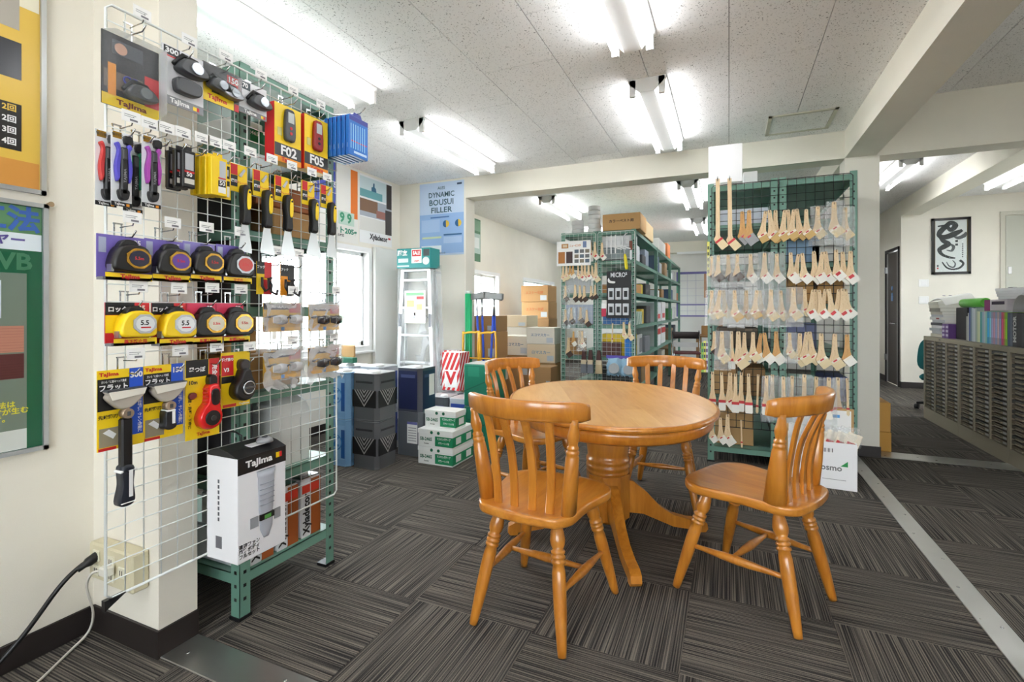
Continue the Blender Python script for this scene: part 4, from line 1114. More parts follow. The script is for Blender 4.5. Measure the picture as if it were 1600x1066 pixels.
# ------------------------------------------------------------------ green steel racks
def rack(label, x0, x1, y0, y1, h, shelves, holes, group='green steel storage racks'):
    cx, cy = (x0 + x1) / 2, (y0 + y1) / 2
    t = thing('storage_rack', label, 'shelf rack', (cx, cy, 0), group=group)
    hx, hy = (x1 - x0) / 2, (y1 - y0) / 2
    for sx in (-1, 1):
        for sy in (-1, 1):
            X, Y = sx * hx, sy * hy
            mb = MB().box(min(X, X - sx * .045), max(X, X - sx * .045), min(Y, Y - sy * .002), max(Y, Y - sy * .002), 0.012, h)
            mb.box(min(X, X - sx * .002), max(X, X - sx * .002), min(Y, Y - sy * .045), max(Y, Y - sy * .045), 0.012, h)
            p = mb.build('post', GREEN, t)
            MB().box(X - sx * .05, X + sx * .004, Y - sy * .05, Y + sy * .004, 0, .012).build('foot_pad', BLACK, p)
            m2 = MB()
            for k in range(int((h - .1) / .05)):
                z = .07 + .05 * k
                if 'y' in holes and (sy < 0):
                    xx = X - sx * .022; m2.box(xx - .006, xx + .006, Y + sy * .0008, Y - sy * .003, z, z + .012)
                if 'x' in holes and (sx > 0):
                    yy = Y - sy * .022; m2.box(X - sx * .003, X + sx * .0008, yy - .006, yy + .006, z, z + .012)
            if m2.v:
                o = m2.build('post_hole', BLACK, p); o['kind'] = 'stuff'
    for z in shelves:
        mb = MB().box(-hx + .003, hx - .003, -hy + .003, hy - .003, z - .003, z)
        mb.box(-hx + .003, hx - .003, -hy + .003, -hy + .006, z - .04, z).box(-hx + .003, hx - .003, hy - .006, hy - .003, z - .04, z)
        mb.box(-hx + .003, -hx + .006, -hy + .003, hy - .003, z - .04, z).box(hx - .006, hx - .003, -hy + .003, hy - .003, z - .04, z)
        mb.build('shelf', GREEN, t)
    return t
S1 = [.17, .50, .84, 1.17, 1.46, 1.80, 2.075]
rack('green rack standing behind the wire grid panel', -3.40, -1.66, 1.27, 1.745, 2.08, S1, 'xy')
S2 = [.27, .63, .99, 1.35, 1.71, 2.045]
for k in range(3):
    rack('green storage rack along the aisle, %s from the table' % nth(k), -1.359, -.936, 5.5 + 1.8 * k, 7.297 + 1.8 * k, 2.05, S2, 'xy')
rack('green storage rack with the sample board, beside the cartons', -1.787, -1.364, 5.5, 7.297, 2.05, S2, 'y')
S3 = [.12, .50, .86, 1.2, 1.50, 1.80, 2.10]
rack('green brush rack standing left of the pillar pair', -.15, .325, 4.07, 5.85, 2.12, S3, 'y')
rack('green brush rack standing next to the cream pillar', .335, .81, 4.07, 5.85, 2.12, S3, 'y')
# grids on the rack fronts
g = thing('wire_grid_panel', 'black wire grid hung with paint brushes on the near green rack', 'grid panel', (.33, 4.05, .28))
wire_grid(g, .9, 1.82, .055, WIRE_D, .0022, .003, 'y')
g = thing('wire_grid_panel', 'white wire grid with brushes and sample board on the far rack', 'grid panel', (-1.58, 5.48, .25))
wire_grid(g, .41, 1.78, .05, WIRE, .0016, .0035, 'y')
g = thing('wire_grid_panel', 'white wire grid with the black accessory panel on the far rack', 'grid panel', (-1.148, 5.48, .25))
wire_grid(g, .41, 1.78, .05, WIRE, .0016, .0035, 'y')

# ------------------------------------------------------------------ brushes
REDINK = mat((200, 60, 64), .6); CREAM = mat((226, 208, 168), .7); YBR = mat((206, 172, 112), .75); WBR = mat((238, 236, 228), .7); DBR = mat((74, 58, 50), .75); GBR = mat((150, 152, 156), .5); LABELM = mat((238, 230, 214), .6)
def oval_hole(mb, y=-.045):
    mb.box(-.009, .009, y - .02, y + .02, .0285, .0305, 1)
HEAD_D = Vector((.62, -.78)); HEAD_P = Vector((.78, .62))
def head_quad(c, hw, a, b):
    c = Vector(c)
    return [tuple(c + HEAD_D * a - HEAD_P * hw), tuple(c + HEAD_D * b - HEAD_P * hw), tuple(c + HEAD_D * b + HEAD_P * hw), tuple(c + HEAD_D * a + HEAD_P * hw)]
PROTO = {}
def proto(kind):
    if kind in PROTO: return PROTO[kind]
    wood = BRUSHWOOD2 if kind in 'TG' else BRUSHWOOD
    br = {'Y': YBR, 'C': CREAM, 'W': WBR, 'R': WBR, 'D': DBR, 'T': WBR, 'L': CREAM, 'G': GBR, 'F': WBR, 'S': CREAM}[kind]
    parts = []
    if kind == 'L':
        mb = MB().prism([(-.026, 0), (-.026, -.80), (-.05, -.85), (-.03, -.90), (.05, -.84), (.03, -.80), (.026, 0)], -.014, .014)
        parts.append(('handle', mb.mesh('handle', wood)))
        c = (.01, -.86)
        parts.append(('ferrule', MB().prism(head_quad(c, .055, 0, .03), -.02, .02).mesh('ferrule', REDINK)))
        parts.append(('bristles', MB().prism(head_quad(c, .054, .03, .15), -.018, .018).mesh('bristles', br)))
    elif kind == 'F':
        mb = MB().prism([(-.035, 0), (-.045, -.5), (-.075, -.66), (-.085, -.72), (.085, -.72), (.075, -.66), (.045, -.5), (.035, 0)], -.028, .028); mb.box(-.01, .01, -.07, -.03, .028, .0295, 1)
        parts.append(('handle', mb.mesh('handle', [wood, BLACK])))
        parts.append(('ferrule', MB().box(-.088, .088, -.79, -.72, -.036, .036).mesh('ferrule', REDINK)))
        parts.append(('bristles', MB().prism([(-.084, -.79), (-.088, -.97), (-.07, -1.0), (.07, -1.0), (.088, -.97), (.084, -.79)], -.032, .032).mesh('bristles', br)))
    elif kind == 'S':
        mb = MB().prism([(-.03, 0), (-.022, -.5), (-.028, -.78), (.028, -.78), (.022, -.5), (.03, 0)], -.018, .018)
        parts.append(('handle', mb.mesh('handle', wood)))
        parts.append(('ferrule', MB().box(-.032, .032, -.83, -.78, -.024, .024).mesh('ferrule', REDINK)))
        parts.append(('bristles', MB().prism([(-.03, -.83), (-.034, -.96), (0, -1), (.034, -.96), (.03, -.83)], -.02, .02).mesh('bristles', br)))
    else:
        mb = MB().prism([(-.036, 0), (-.05, -.03), (-.056, -.3), (-.07, -.5), (-.102, -.64), (-.128, -.72), (-.104, -.79), (.112, -.62), (.085, -.52), (.068, -.4), (.056, -.2), (.05, -.03), (.036, 0)], -.03, .03); mb.box(-.01, .01, -.075, -.035, .03, .0315, 1)
        for yy in (-.2, -.33, -.46): mb.box(-.005, .005, yy - .006, yy + .006, .03, .031, 1)
        parts.append(('handle', mb.mesh('handle', [wood, mat((120, 96, 70), .7)])))
        c = (0, -.70)
        fm = LABELM if kind in 'YCWRT' else (mat((60, 44, 40), .6) if kind == 'D' else GBR)
        mb = MB().prism(head_quad(c, .140, 0, .07), -.036, .036); parts.append(('ferrule', mb.mesh('ferrule', fm)))
        if kind in 'YCWRG':
            q = head_quad((c[0], c[1]), .05 if kind != 'R' else .07, .01, .05 if kind != 'R' else .10)
            parts.append(('stamp', MB().prism(q, .0365, .0385).mesh('stamp', REDINK if kind != 'G' else RED)))
        mb = MB().prism(head_quad(c, .134, .07, .27 if kind != 'D' else .25), -.033, .033); parts.append(('bristles', mb.mesh('bristles', br)))
    PROTO[kind] = parts
    return parts
bag_mesh = [crumple(.62, 1.22, .09, 40 + k, 7, 10).mesh('plastic_bag', BAG) for k in range(3)]
LOOKS = {'L': 'long handled cream', 'G': 'grey sleeved', 'Y': 'yellow bristled', 'C': 'cream bristled', 'W': 'white bristled', 'R': 'red stamped white', 'D': 'dark bristled', 'T': 'tan handled', 'F': 'flat straight', 'S': 'thin stick'}
def hang_brushes(rows, Y, where, group, rows_words):
    rnd = random.Random(12)
    for r, row in enumerate(rows):
        for k, (x, zt, ln, kind) in enumerate(row):
            bag = kind.endswith('b'); kd = kind[0]
            prev = row[k - 1][0] if k else -9; nxt = row[k + 1][0] if k + 1 < len(row) else 9
            tilt = rnd.uniform(-.03, .03)
            if nxt - x < .026: tilt -= .12
            if x - prev < .026: tilt += .10
            lab = '%s%s paint brush, %s along the %s row of the %s' % ('bagged ' if bag else '', LOOKS[kd], nth(k), rows_words[r], where)
            dup_y = Y - .018 * (k % 2) - .03 * bag * (k % 2)
            t = thing('paint_brush', lab, 'paint brush', (x, dup_y, zt), (Matrix.Rotation(PI / 2, 4, 'X') @ Matrix.Rotation(tilt, 4, 'Z')).to_euler(), group)
            t.scale = (ln, ln, ln)
            for nm, me in proto(kd): inst(nm, me, t)
            if bag:
                b = inst('plastic_bag', bag_mesh[k % 3], t, (.03, -1.17, 0))
                if kd == 'F': b.scale = (.5, .95, .6)
                else: b.scale = (.8, .98, .8)
            MB_hook = inst('hanger_wire', hanger_me, t, (0, -.05, 0), (0, 0, 0), (1, 1, 1))
hanger_me = MB().tube([(0, .02, -.22), (0, .02, .06), (0, .06, .1)], .008, 5).mesh('hanger_wire', CHROME)
BRUSH_FRONT = [
    [(-0.077, 2.136, 0.528, 'L'), (0.003, 2.127, 0.532, 'L'), (0.088, 1.879, 0.251, 'G'), (0.134, 1.882, 0.265, 'G'), (0.242, 1.869, 0.235, 'Y'), (0.265, 1.872, 0.244, 'Y'), (0.305, 1.872, 0.241, 'Y'), (0.362, 1.864, 0.227, 'Y'), (0.382, 1.868, 0.235, 'Y'), (0.418, 1.864, 0.221, 'Y'), (0.437, 1.870, 0.233, 'Y'), (0.493, 1.859, 0.216, 'Y'), (0.565, 1.876, 0.233, 'Cb'), (0.653, 1.892, 0.248, 'Cb'), (0.725, 1.856, 0.229, 'Cb')],
    [(-0.119, 1.560, 0.194, 'Db'), (-0.072, 1.561, 0.206, 'Db'), (-0.006, 1.565, 0.211, 'Db'), (0.056, 1.564, 0.207, 'Db'), (0.143, 1.565, 0.219, 'Wb'), (0.232, 1.565, 0.226, 'Wb'), (0.313, 1.559, 0.217, 'Wb'), (0.398, 1.562, 0.221, 'W'), (0.449, 1.551, 0.216, 'W'), (0.468, 1.554, 0.224, 'W'), (0.542, 1.566, 0.237, 'W'), (0.591, 1.558, 0.222, 'W'), (0.610, 1.561, 0.234, 'W'), (0.669, 1.568, 0.220, 'R'), (0.710, 1.555, 0.226, 'R'), (0.753, 1.556, 0.232, 'R')],
    [(-0.119, 1.304, 0.226, 'Cb'), (-0.061, 1.303, 0.219, 'Cb'), (-0.039, 1.302, 0.218, 'Cb'), (0.037, 1.301, 0.236, 'Yb'), (0.116, 1.300, 0.220, 'Yb'), (0.183, 1.299, 0.214, 'Yb'), (0.203, 1.298, 0.212, 'Yb'), (0.273, 1.302, 0.230, 'Cb'), (0.337, 1.296, 0.223, 'Cb'), (0.412, 1.311, 0.233, 'Cb'), (0.487, 1.304, 0.198, 'C'), (0.534, 1.298, 0.210, 'R'), (0.551, 1.300, 0.228, 'R'), (0.569, 1.297, 0.213, 'R'), (0.610, 1.301, 0.212, 'R'), (0.627, 1.302, 0.226, 'R'), (0.689, 1.299, 0.210, 'R'), (0.707, 1.303, 0.227, 'R'), (0.726, 1.299, 0.209, 'R')],
    [(-0.101, 0.997, 0.191, 'D'), (-0.048, 0.998, 0.243, 'Cb'), (0.017, 0.999, 0.279, 'F'), (0.062, 1.000, 0.285, 'C'), (0.104, 0.992, 0.221, 'C'), (0.160, 0.997, 0.223, 'C'), (0.212, 0.989, 0.222, 'T'), (0.232, 0.995, 0.235, 'T'), (0.308, 1.004, 0.247, 'T'), (0.389, 0.996, 0.185, 'Cb'), (0.457, 0.993, 0.242, 'C'), (0.496, 1.003, 0.237, 'C'), (0.515, 1.006, 0.242, 'C'), (0.582, 0.996, 0.251, 'C'), (0.665, 0.994, 0.256, 'C'), (0.733, 0.991, 0.223, 'T')],
    [(-0.112, 0.694, 0.282, 'F'), (-0.050, 0.693, 0.280, 'F'), (0.008, 0.692, 0.287, 'W'), (0.043, 0.689, 0.286, 'F'), (0.083, 0.699, 0.288, 'F'), (0.130, 0.693, 0.287, 'F'), (0.194, 0.688, 0.283, 'S'), (0.245, 0.691, 0.282, 'Fb'), (0.285, 0.693, 0.281, 'Fb'), (0.350, 0.688, 0.279, 'Fb'), (0.409, 0.691, 0.282, 'Fb'), (0.478, 0.711, 0.296, 'Fb'), (0.556, 0.693, 0.280, 'Fb'), (0.623, 0.697, 0.287, 'Fb'), (0.683, 0.695, 0.284, 'Fb'), (0.733, 0.694, 0.257, 'S')],
    [(-0.117, 0.340, 0.185, 'W'), (-0.060, 0.357, 0.202, 'W'), (-0.009, 0.383, 0.242, 'W'), (0.081, 0.353, 0.202, 'S')],
]
BRUSH_BACK = [
    [(-1.422, 1.922, 0.189, 'R'), (-1.368, 1.915, 0.209, 'R'), (-1.293, 1.908, 0.205, 'R')],
    [(-1.742, 1.668, 0.190, 'C'), (-1.695, 1.681, 0.188, 'C'), (-1.661, 1.685, 0.173, 'T'), (-1.621, 1.684, 0.176, 'T'), (-1.567, 1.669, 0.166, 'C'), (-1.518, 1.675, 0.199, 'R'), (-1.488, 1.679, 0.207, 'R'), (-1.439, 1.672, 0.180, 'R'), (-1.403, 1.656, 0.172, 'R'), (-1.356, 1.686, 0.229, 'C')],
    [(-1.716, 1.436, 0.189, 'Db'), (-1.595, 1.445, 0.207, 'D'), (-1.547, 1.437, 0.200, 'D'), (-1.488, 1.432, 0.195, 'D'), (-1.417, 1.430, 0.168, 'D'), (-1.364, 1.441, 0.172, 'D')],
    [(-1.716, 1.167, 0.194, 'Db'), (-1.631, 1.184, 0.196, 'Db'), (-1.538, 1.187, 0.191, 'Db'), (-1.463, 1.162, 0.205, 'D')],
    [(-1.678, 0.838, 0.234, 'D'), (-1.614, 0.917, 0.176, 'T'), (-1.550, 0.923, 0.200, 'Wb'), (-1.506, 0.924, 0.195, 'Wb'), (-1.173, 1.014, 0.218, 'S'), (-1.050, 1.029, 0.195, 'C'), (-0.992, 1.023, 0.204, 'C')],
]

RW = ['top', 'second', 'third', 'fourth', 'fifth', 'lowest']
hang_brushes(BRUSH_FRONT, 4.0, 'near brush rack', 'brushes on the near rack', RW)
hang_brushes(BRUSH_BACK, 5.43, 'far rack grid', 'brushes on the far rack', RW)

# things on the far rack grid
t = thing('sample_board', 'white sample board with two wood swatches on the far rack', 'sample board', (-1.611, 5.40, 1.66), FACE_NEG_Y)
MB().box(-.199, .199, 0, .28, -.003, .003).build('board', PAPER, t)
zones(t, [(-.18, -.10, .03, .16, mat((176, 112, 48), .5)), (-.085, -.01, .03, .16, mat((66, 44, 44), .5)), (-.14, -.06, .20, .25, mat((186, 128, 70), .5)), (-.125, -.075, .21, .24, mat((220, 200, 170), .5))], 'swatch', z=.0036)
for i in range(3):
    for j in range(3): zones(t, [(.012 + .062 * i, .06 + .062 * i, .03 + .055 * j, .07 + .055 * j, mat(((110, 110, 112), (130, 120, 104), (90, 104, 120))[(i + j) % 3], .5))], 'photo_print', z=.0036)
tx(t, 'ニュービスタ', .03, mat((214, 130, 60), .5), .02, .225, .0045, bold=1.2, width=.13)
zones(t, [(.11, .15, .2, .27, mat((110, 130, 170), .5))], 'photo_print', z=.0036)
t = thing('accessory_panel', 'black hanging panel lettered MICRO with six small packets', 'display panel', (-1.104, 5.42, 1.07), FACE_NEG_Y)
MB().box(-.133, .133, 0, .515, -.004, .004).build('panel', mat((26, 26, 30), .4), t)
tx(t, 'MICRO²', .07, mat((214, 216, 220), .4), .0, .47, .006, bold=1.2, width=.18); zones(t, [(-.06, .12, .415, .428, mat((200, 190, 90), .5)), (-.04, .12, .395, .402, YEL)])
outline(t, 'roller_picture', [(-.12, .42), (-.11, .44), (-.09, .41), (-.04, .4), (-.05, .38), (-.11, .39)], .004, .01, WHITE)
for i in range(3):
    for j in range(2):
        o = MB().cbox(-.115 + .08 * i, -.05 + .08 * i, .03 + .17 * j, .16 + .17 * j, .004, .018, .004).build('packet', mat((206, 208, 212), .3), t)
        MB().box(-.1 + .08 * i, -.065 + .08 * i, .06 + .17 * j, .125 + .17 * j, .018, .0192).build('packet_print', BLACK, o)
t = thing('pry_tool', 'white hooked rod tool with a yellow grip on the far rack', 'tool', (-1.04, 5.43, 1.6))
MB().tube([(.0, 0, .16), (-.02, 0, .28), (-.015, 0, .36), (.01, 0, .39), (.03, 0, .395)], .006, 8).build('rod', mat((222, 224, 226), .35), t)
MB().lathe_between((.02, 0, .0), (.0, 0, .17), [(0, .012), (.1, .018), (.8, .017), (1, .01)], 10).build('grip', mat((236, 216, 30), .4), t)
t = thing('putty_knife', 'small scraper with brown handle hanging at the far rack post', 'scraper', (-.975, 5.43, 1.71))
MB().cbox(-.016, .016, -.012, .012, .10, .2, .005).build('grip', mat((130, 70, 50), .5), t); MB().box(-.012, .012, -.002, .002, .0, .1).build('blade', mat((226, 226, 228), .35), t)
for k in range(3):
    t = thing('metal_bracket', 'white bent wire bracket hanging on the far rack, %s of three' % nth(k), 'bracket', (-1.24 + .05 * k, 5.44 - .015 * k, 1.78), group='white brackets on the far rack')
    MB().box(-.006, .006, -.003, .003, 0, .2).build('upright', WHITE, t); mb = MB().box(0, .14, -.003, .003, .09, .102); mb.xform(Matrix.Rotation(.35, 4, 'Y')); mb.build('arm', WHITE, t)
t = thing('red_packet', 'small red packet hanging on the far rack post', 'packet', (-1.272, 5.43, 1.085), FACE_NEG_Y)
MB().cbox(-.026, .026, 0, .09, -.008, .008, .004).build('pouch', mat((196, 50, 80), .4), t); MB().box(-.026, .026, .09, .14, -.001, .001).build('header_card', PAPER, t)
for k, (x, nm) in enumerate(((-1.152, 'beside the dark brush pair'), (-.985, 'behind the far chair rail'))):
    t = thing('blade_bag', 'blue bag of discs low on the far rack, %s' % nm, 'bag', (x, 5.42 - .03 * k, .44), FACE_NEG_Y)
    crumple(.17, .2, .03, 70 + k).build('pouch', mat((150, 190, 216), .3), t); MB().box(-.09, .09, .185, .22, -.004, .004).build('header_card', mat((96, 84, 180), .4), t)
    outline(t, 'disc', [(-.05, .04), (-.055, .1), (0, .14), (.05, .11), (.055, .05), (0, .02)], .024, .034, mat((176, 180, 184), .4))
for k, (x, w_) in enumerate(((-1.496, .072), (-1.42, .072), (-1.325, .078))):
    t = thing('broad_brush', 'wide dusting brush with grey bristles low on the far rack, %s' % nth(k), 'brush', (x, 5.42, .45), FACE_NEG_Y, 'wide brushes low on the far rack')
    MB().prism([(-w_ / 2, 0), (w_ / 2, 0), (w_ / 2 * .8, .14), (-w_ / 2 * .8, .14)], -.014, .014).build('bristles', mat((112, 118, 128) if k < 2 else (196, 176, 140), .8), t)
    MB().box(-w_ / 2 * .82, w_ / 2 * .82, .10, .15, -.016, .016).build('band', mat((214, 200, 170), .6), t)
    MB().prism([(-.026, .15), (.026, .15), (.016, .26), (-.016, .26)], -.012, .012).build('handle', mat((70, 36, 34), .5), t)

# ------------------------------------------------------------------ goods on the racks
def goods(name, label, cat, x0, x1, y0, y1, z0, z1, m, patch=None, face='-y', text=None, tm=None, tape=None):
    t = thing(name, label, cat, ((x0 + x1) / 2, (y0 + y1) / 2, z0))
    hx, hy, h = (x1 - x0) / 2, (y1 - y0) / 2, z1 - z0
    MB().cbox(-hx, hx, -hy, hy, 0, h, min(.004, hx * .2)).build('carton', m, t)
    if patch:
        a0, a1, b0, b1, pm = patch
        if face == '-y': MB().box(-hx + 2 * hx * a0, -hx + 2 * hx * a1, -hy - .0012, -hy + .001, h * b0, h * b1).build('print_patch', pm, t)
        else: MB().box(hx - .001, hx + .0012, -hy + 2 * hy * a0, -hy + 2 * hy * a1, h * b0, h * b1).build('print_patch', pm, t)
    if text:
        if face == '-y': tx(t, text, h * .2, tm or INK, 0, -hy - .002, h * .55, FACE_NEG_Y, 1.2, width=hx * 1.3)
        else: tx(t, text, h * .2, tm or INK, hx + .002, 0, h * .55, FACE_POS_X, 1.2, width=hy * 1.3)
    if tape: MB().box(-.025, .025, -hy - .0008, hy + .0008, h - .001, h + .0008).build('tape', tape, t)
    return t
# rack behind the grid
GW = mat((30, 130, 84), .5)
goods('tape_carton', 'green and white carton on the upper shelf behind the grid', 'carton', -2.0, -1.72, 1.30, 1.42, 1.80, 1.90, WHITE, (0, 1, .1, .75, GW), '+x', 'SB-2465', WHITE)
goods('tape_carton', 'green and white carton at the back of the upper shelf behind the grid', 'carton', -2.1, -1.8, 1.46, 1.58, 1.80, 1.90, WHITE, (0, 1, .3, .95, GW), '+x')
goods('cardboard_carton', 'plain cardboard box behind the scrapers on the grid rack', 'carton', -2.05, -1.72, 1.47, 1.70, 1.46, 1.58, CARD)
goods('cardboard_carton', 'orange labelled cardboard box behind the scrapers', 'carton', -2.05, -1.73, 1.40, 1.70, 1.585, 1.68, mat((180, 110, 70), .7))
goods('dark_carton', 'dark brown carton on the middle shelf behind the grid', 'carton', -2.1, -1.72, 1.30, 1.42, 1.17, 1.43, mat((44, 36, 32), .7))
goods('dark_carton', 'black carton above the dark brown carton behind the grid', 'carton', -2.1, -1.74, 1.30, 1.38, 1.46, 1.72, mat((30, 28, 28), .6))
goods('cardboard_carton', 'long cardboard box under the goggles on the grid rack', 'carton', -2.3, -1.71, 1.32, 1.60, .84, .98, CARD_D)
goods('cardboard_carton', 'narrow cardboard box with black print beside the tape measures', 'carton', -2.1, -1.73, 1.31, 1.40, .985, 1.13, CARD, (0, .5, .2, .9, INK), '+x')
goods('dark_carton', 'dark carton beside the white jug on the grid rack', 'carton', -2.2, -1.75, 1.30, 1.40, .50, .78, mat((58, 56, 62), .6))
t = thing('water_jug', 'white translucent plastic jug on the lower shelf behind the grid', 'jug', (-1.83, 1.57, .50))
JM = mat((232, 234, 232), .35)
rings = [[(sx * .12, sy * .10, z) for sx, sy in ((-1, -.8), (-.8, -1), (.8, -1), (1, -.8), (1, .8), (.8, 1), (-.8, 1), (-1, .8))] for z in (0, .22)]
rings += [[(x * .9, y * .9, .255) for x, y, _ in rings[0]], [(x * .6, y * .6, .285) for x, y, _ in rings[0]]]
MB().ring_tube(rings, smooth=False).build('jug_body', JM, t); MB().cyl((.0, .06, .27), (0, .06, .31), .028, 16).build('cap', WHITE, t)
MB().tube([(0, -.08, .25), (0, -.06, .315), (0, .0, .32), (0, .03, .28)], .012, 8).build('jug_handle', JM, t)
MB().box(.1205, .122, .03, .034, .03, .19).build('level_slot', mat((150, 150, 150), .5), t)
for k in range(5):
    x = -1.745 - .16 * (k // 3); y = 1.385 + .125 * (k % 3)
    t = thing('stain_can', 'wood stain can with black lettering on the bottom shelf, %s one' % nth(k), 'can', (x, y, .17), group='stain cans behind the grid')
    MB().cbox(-.06, .06, -.055, .055, 0, .25, .006).build('can_body', mat((214, 214, 218), .35), t)
    MB().box(.0605, .0615, -.054, -.004, .0, .245).build('label_panel', mat((214, 216, 220), .4), t); MB().box(.0605, .0615, .0, .054, .0, .245).build('label_panel', mat((164, 84, 36), .5), t)
    MB().box(.0612, .0622, -.05, .05, .19, .225).build('label_stripe', mat((214, 60, 40), .5), t)
    tx(t, 'Xyladecor', .05, BLACK, .0626, -.026, .10, (PI / 2, -PI / 2, PI / 2), 1.6, width=.18)
    MB().cbox(-.056, .056, -.05, .05, .25, .256, .002).build('can_top', CHROME, t); MB().cyl((.02, 0, .256), (.02, 0, .27), .018, 12).build('cap', WHITE, t)
goods('plastic_tray', 'clear plastic box at the foot of the rack behind the fan carton', 'box', -2.0, -1.70, 1.30, 1.325, .172, .30, mat((196, 200, 206), .3))

# far rack, aisle side shelves
random.seed(21)
AIS = [
  (1.71, [(.15, .28, (236, 236, 238)), (.22, .20, (214, 216, 222)), (.26, .12, (70, 70, 74)), (.30, .22, (150, 160, 176))], [(.28, .24, (90, 110, 140)), (.24, .18, (200, 204, 210)), (.30, .22, (160, 130, 96))], [(.3, .12, (236, 236, 236)), (.35, .2, (200, 200, 204))]),
  (1.35, [(.45, .10, (206, 150, 90)), (.12, .12, (226, 206, 60)), (.40, .14, (50, 52, 54))], [(.3, .1, (226, 226, 228)), (.3, .14, (150, 112, 70))], [(.4, .18, (86, 110, 150))]),
  (.99, [(.5, .15, (236, 240, 236)), (.16, .18, (206, 176, 60)), (.35, .22, (60, 62, 66))], [(.5, .28, (214, 216, 220)), (.45, .3, (230, 230, 232))], [(.3, .2, (90, 160, 100)), (.3, .24, (220, 220, 220))]),
  (.63, [(.14, .26, (226, 196, 40)), (.4, .24, (206, 206, 210)), (.4, .2, (120, 124, 132))], [(.45, .28, (226, 228, 230)), (.5, .28, (230, 232, 232))], [(.5, .2, (160, 136, 110)), (.3, .24, (70, 80, 90))]),
  (.27, [(.4, .24, (66, 70, 74)), (.4, .22, (150, 120, 80))], [(.4, .2, (90, 90, 92)), (.4, .24, (196, 190, 180))], [(.4, .2, (150, 120, 80)), (.4, .22, (170, 140, 110))]),
]
SHW = ['top', 'second', 'third', 'fourth', 'lowest']
for si, (z, *bays) in enumerate(AIS):
    for bi, items in enumerate(bays):
        y = 5.5 + 1.8 * bi + .06
        for k, (wd, hh, c) in enumerate(items):
            gap = (1.68 - sum(i[0] for i in items)) / max(1, len(items))
            pt = None
            if si == 2 and bi == 1: pt = (.1, .8, .15, .4, RED)
            if si == 3 and bi == 1: pt = (0, 1, .6, .9, RED)
            if si == 3 and bi == 0 and k == 1: pt = (.5, 1, .1, .8, mat((120, 122, 128), .5))
            if si == 3 and bi == 0 and k == 0: pt = (.2, .8, .5, .8, BLACK)
            o = goods('shelf_carton', 'carton on the %s shelf of the %s aisle rack, %s from its near post' % (SHW[si], nth(bi), nth(k)), 'carton', -1.32, -.955 - .02 * (k % 2), y, y + wd, z, z + hh, mat(c, .55), pt, '+x')
            if si == 2 and bi == 0 and k == 0:
                for q in range(7):
                    MB().prism([(-.25 + .07 * q, 0.002), (-.22 + .07 * q, 0.002), (-.17 + .07 * q, .148), (-.20 + .07 * q, .148)], 0, .0012).build('stripe', mat((20, 120, 90), .5), o, (.1835 - .001, 0, 0), FACE_POS_X)
            y += wd + gap * (.4 if bi == 0 else .8)
# near side boxes seen through the far grids
for k, (x0, x1, z0, z1, c, d) in enumerate([(-1.74, -1.45, 1.36, 1.6, (206, 210, 214), 'pale'), (-1.74, -1.42, 1.0, 1.22, (190, 200, 220), 'bluish white'), (-1.72, -1.5, .64, .84, CARD_D.diffuse_color, 'brown'), (-1.3, -1.02, 1.0, 1.1, (60, 110, 170), 'blue'), (-1.33, -1.1, .64, .80, (84, 50, 46), 'dark red'), (-1.06, -.97, .64, .86, (40, 120, 200), 'bright blue'), (-1.32, -1.0, 1.72, 1.86, (150, 160, 164), 'grey')]):
    m = CARD_D if d == 'brown' else mat(c, .6)
    y0 = 5.525 if x1 < -1.36 else 5.512
    goods('shelf_carton', '%s carton just behind the far rack wire grid' % d, 'carton', x0, x1, y0, 5.555, z0, z1, m)
# tops of the far rack
def rolls(x, y, z, n, r, lab):
    for k in range(n):
        t = thing('tape_roll', 'grey white roll stacked on the far rack top, %s in %s' % (nth(k), lab), 'roll', (x + .004 * (k % 2), y, z + .052 * k), group='rolls on the far rack top')
        MB().lathe_between((0, 0, 0), (0, 0, .05), [(0, r * .96), (.08, r), (.92, r), (1, r * .96)], 20).build('roll_body', mat((222, 222, 222), .6), t); MB().cyl((0, 0, .049), (0, 0, .0512), r * .45, 16).build('core', mat((170, 150, 120), .8), t)
rolls(-1.625, 5.62, 2.046, 3, .07, 'the low pile')
rolls(-1.43, 5.62, 2.046, 6, .07, 'the tall pile')
goods('cardboard_carton', 'long flat cardboard box on the near end of the far rack', 'carton', -1.31, -.89, 5.53, 5.95, 2.05, 2.235, CARD, None, '-y', 'カラーベスト用', INK)
goods('cardboard_carton', 'second cardboard box on top of the aisle rack', 'carton', -1.28, -.92, 6.05, 6.75, 2.05, 2.25, mat((200, 176, 136), .8))
goods('cardboard_carton', 'pale bag shaped carton farther along the aisle rack top', 'carton', -1.28, -.94, 7.5, 8.3, 2.05, 2.22, mat((226, 224, 220), .6))
goods('cardboard_carton', 'orange marked carton at the far end of the rack top', 'carton', -1.28, -.94, 8.6, 9.0, 2.05, 2.28, mat((214, 130, 80), .7))
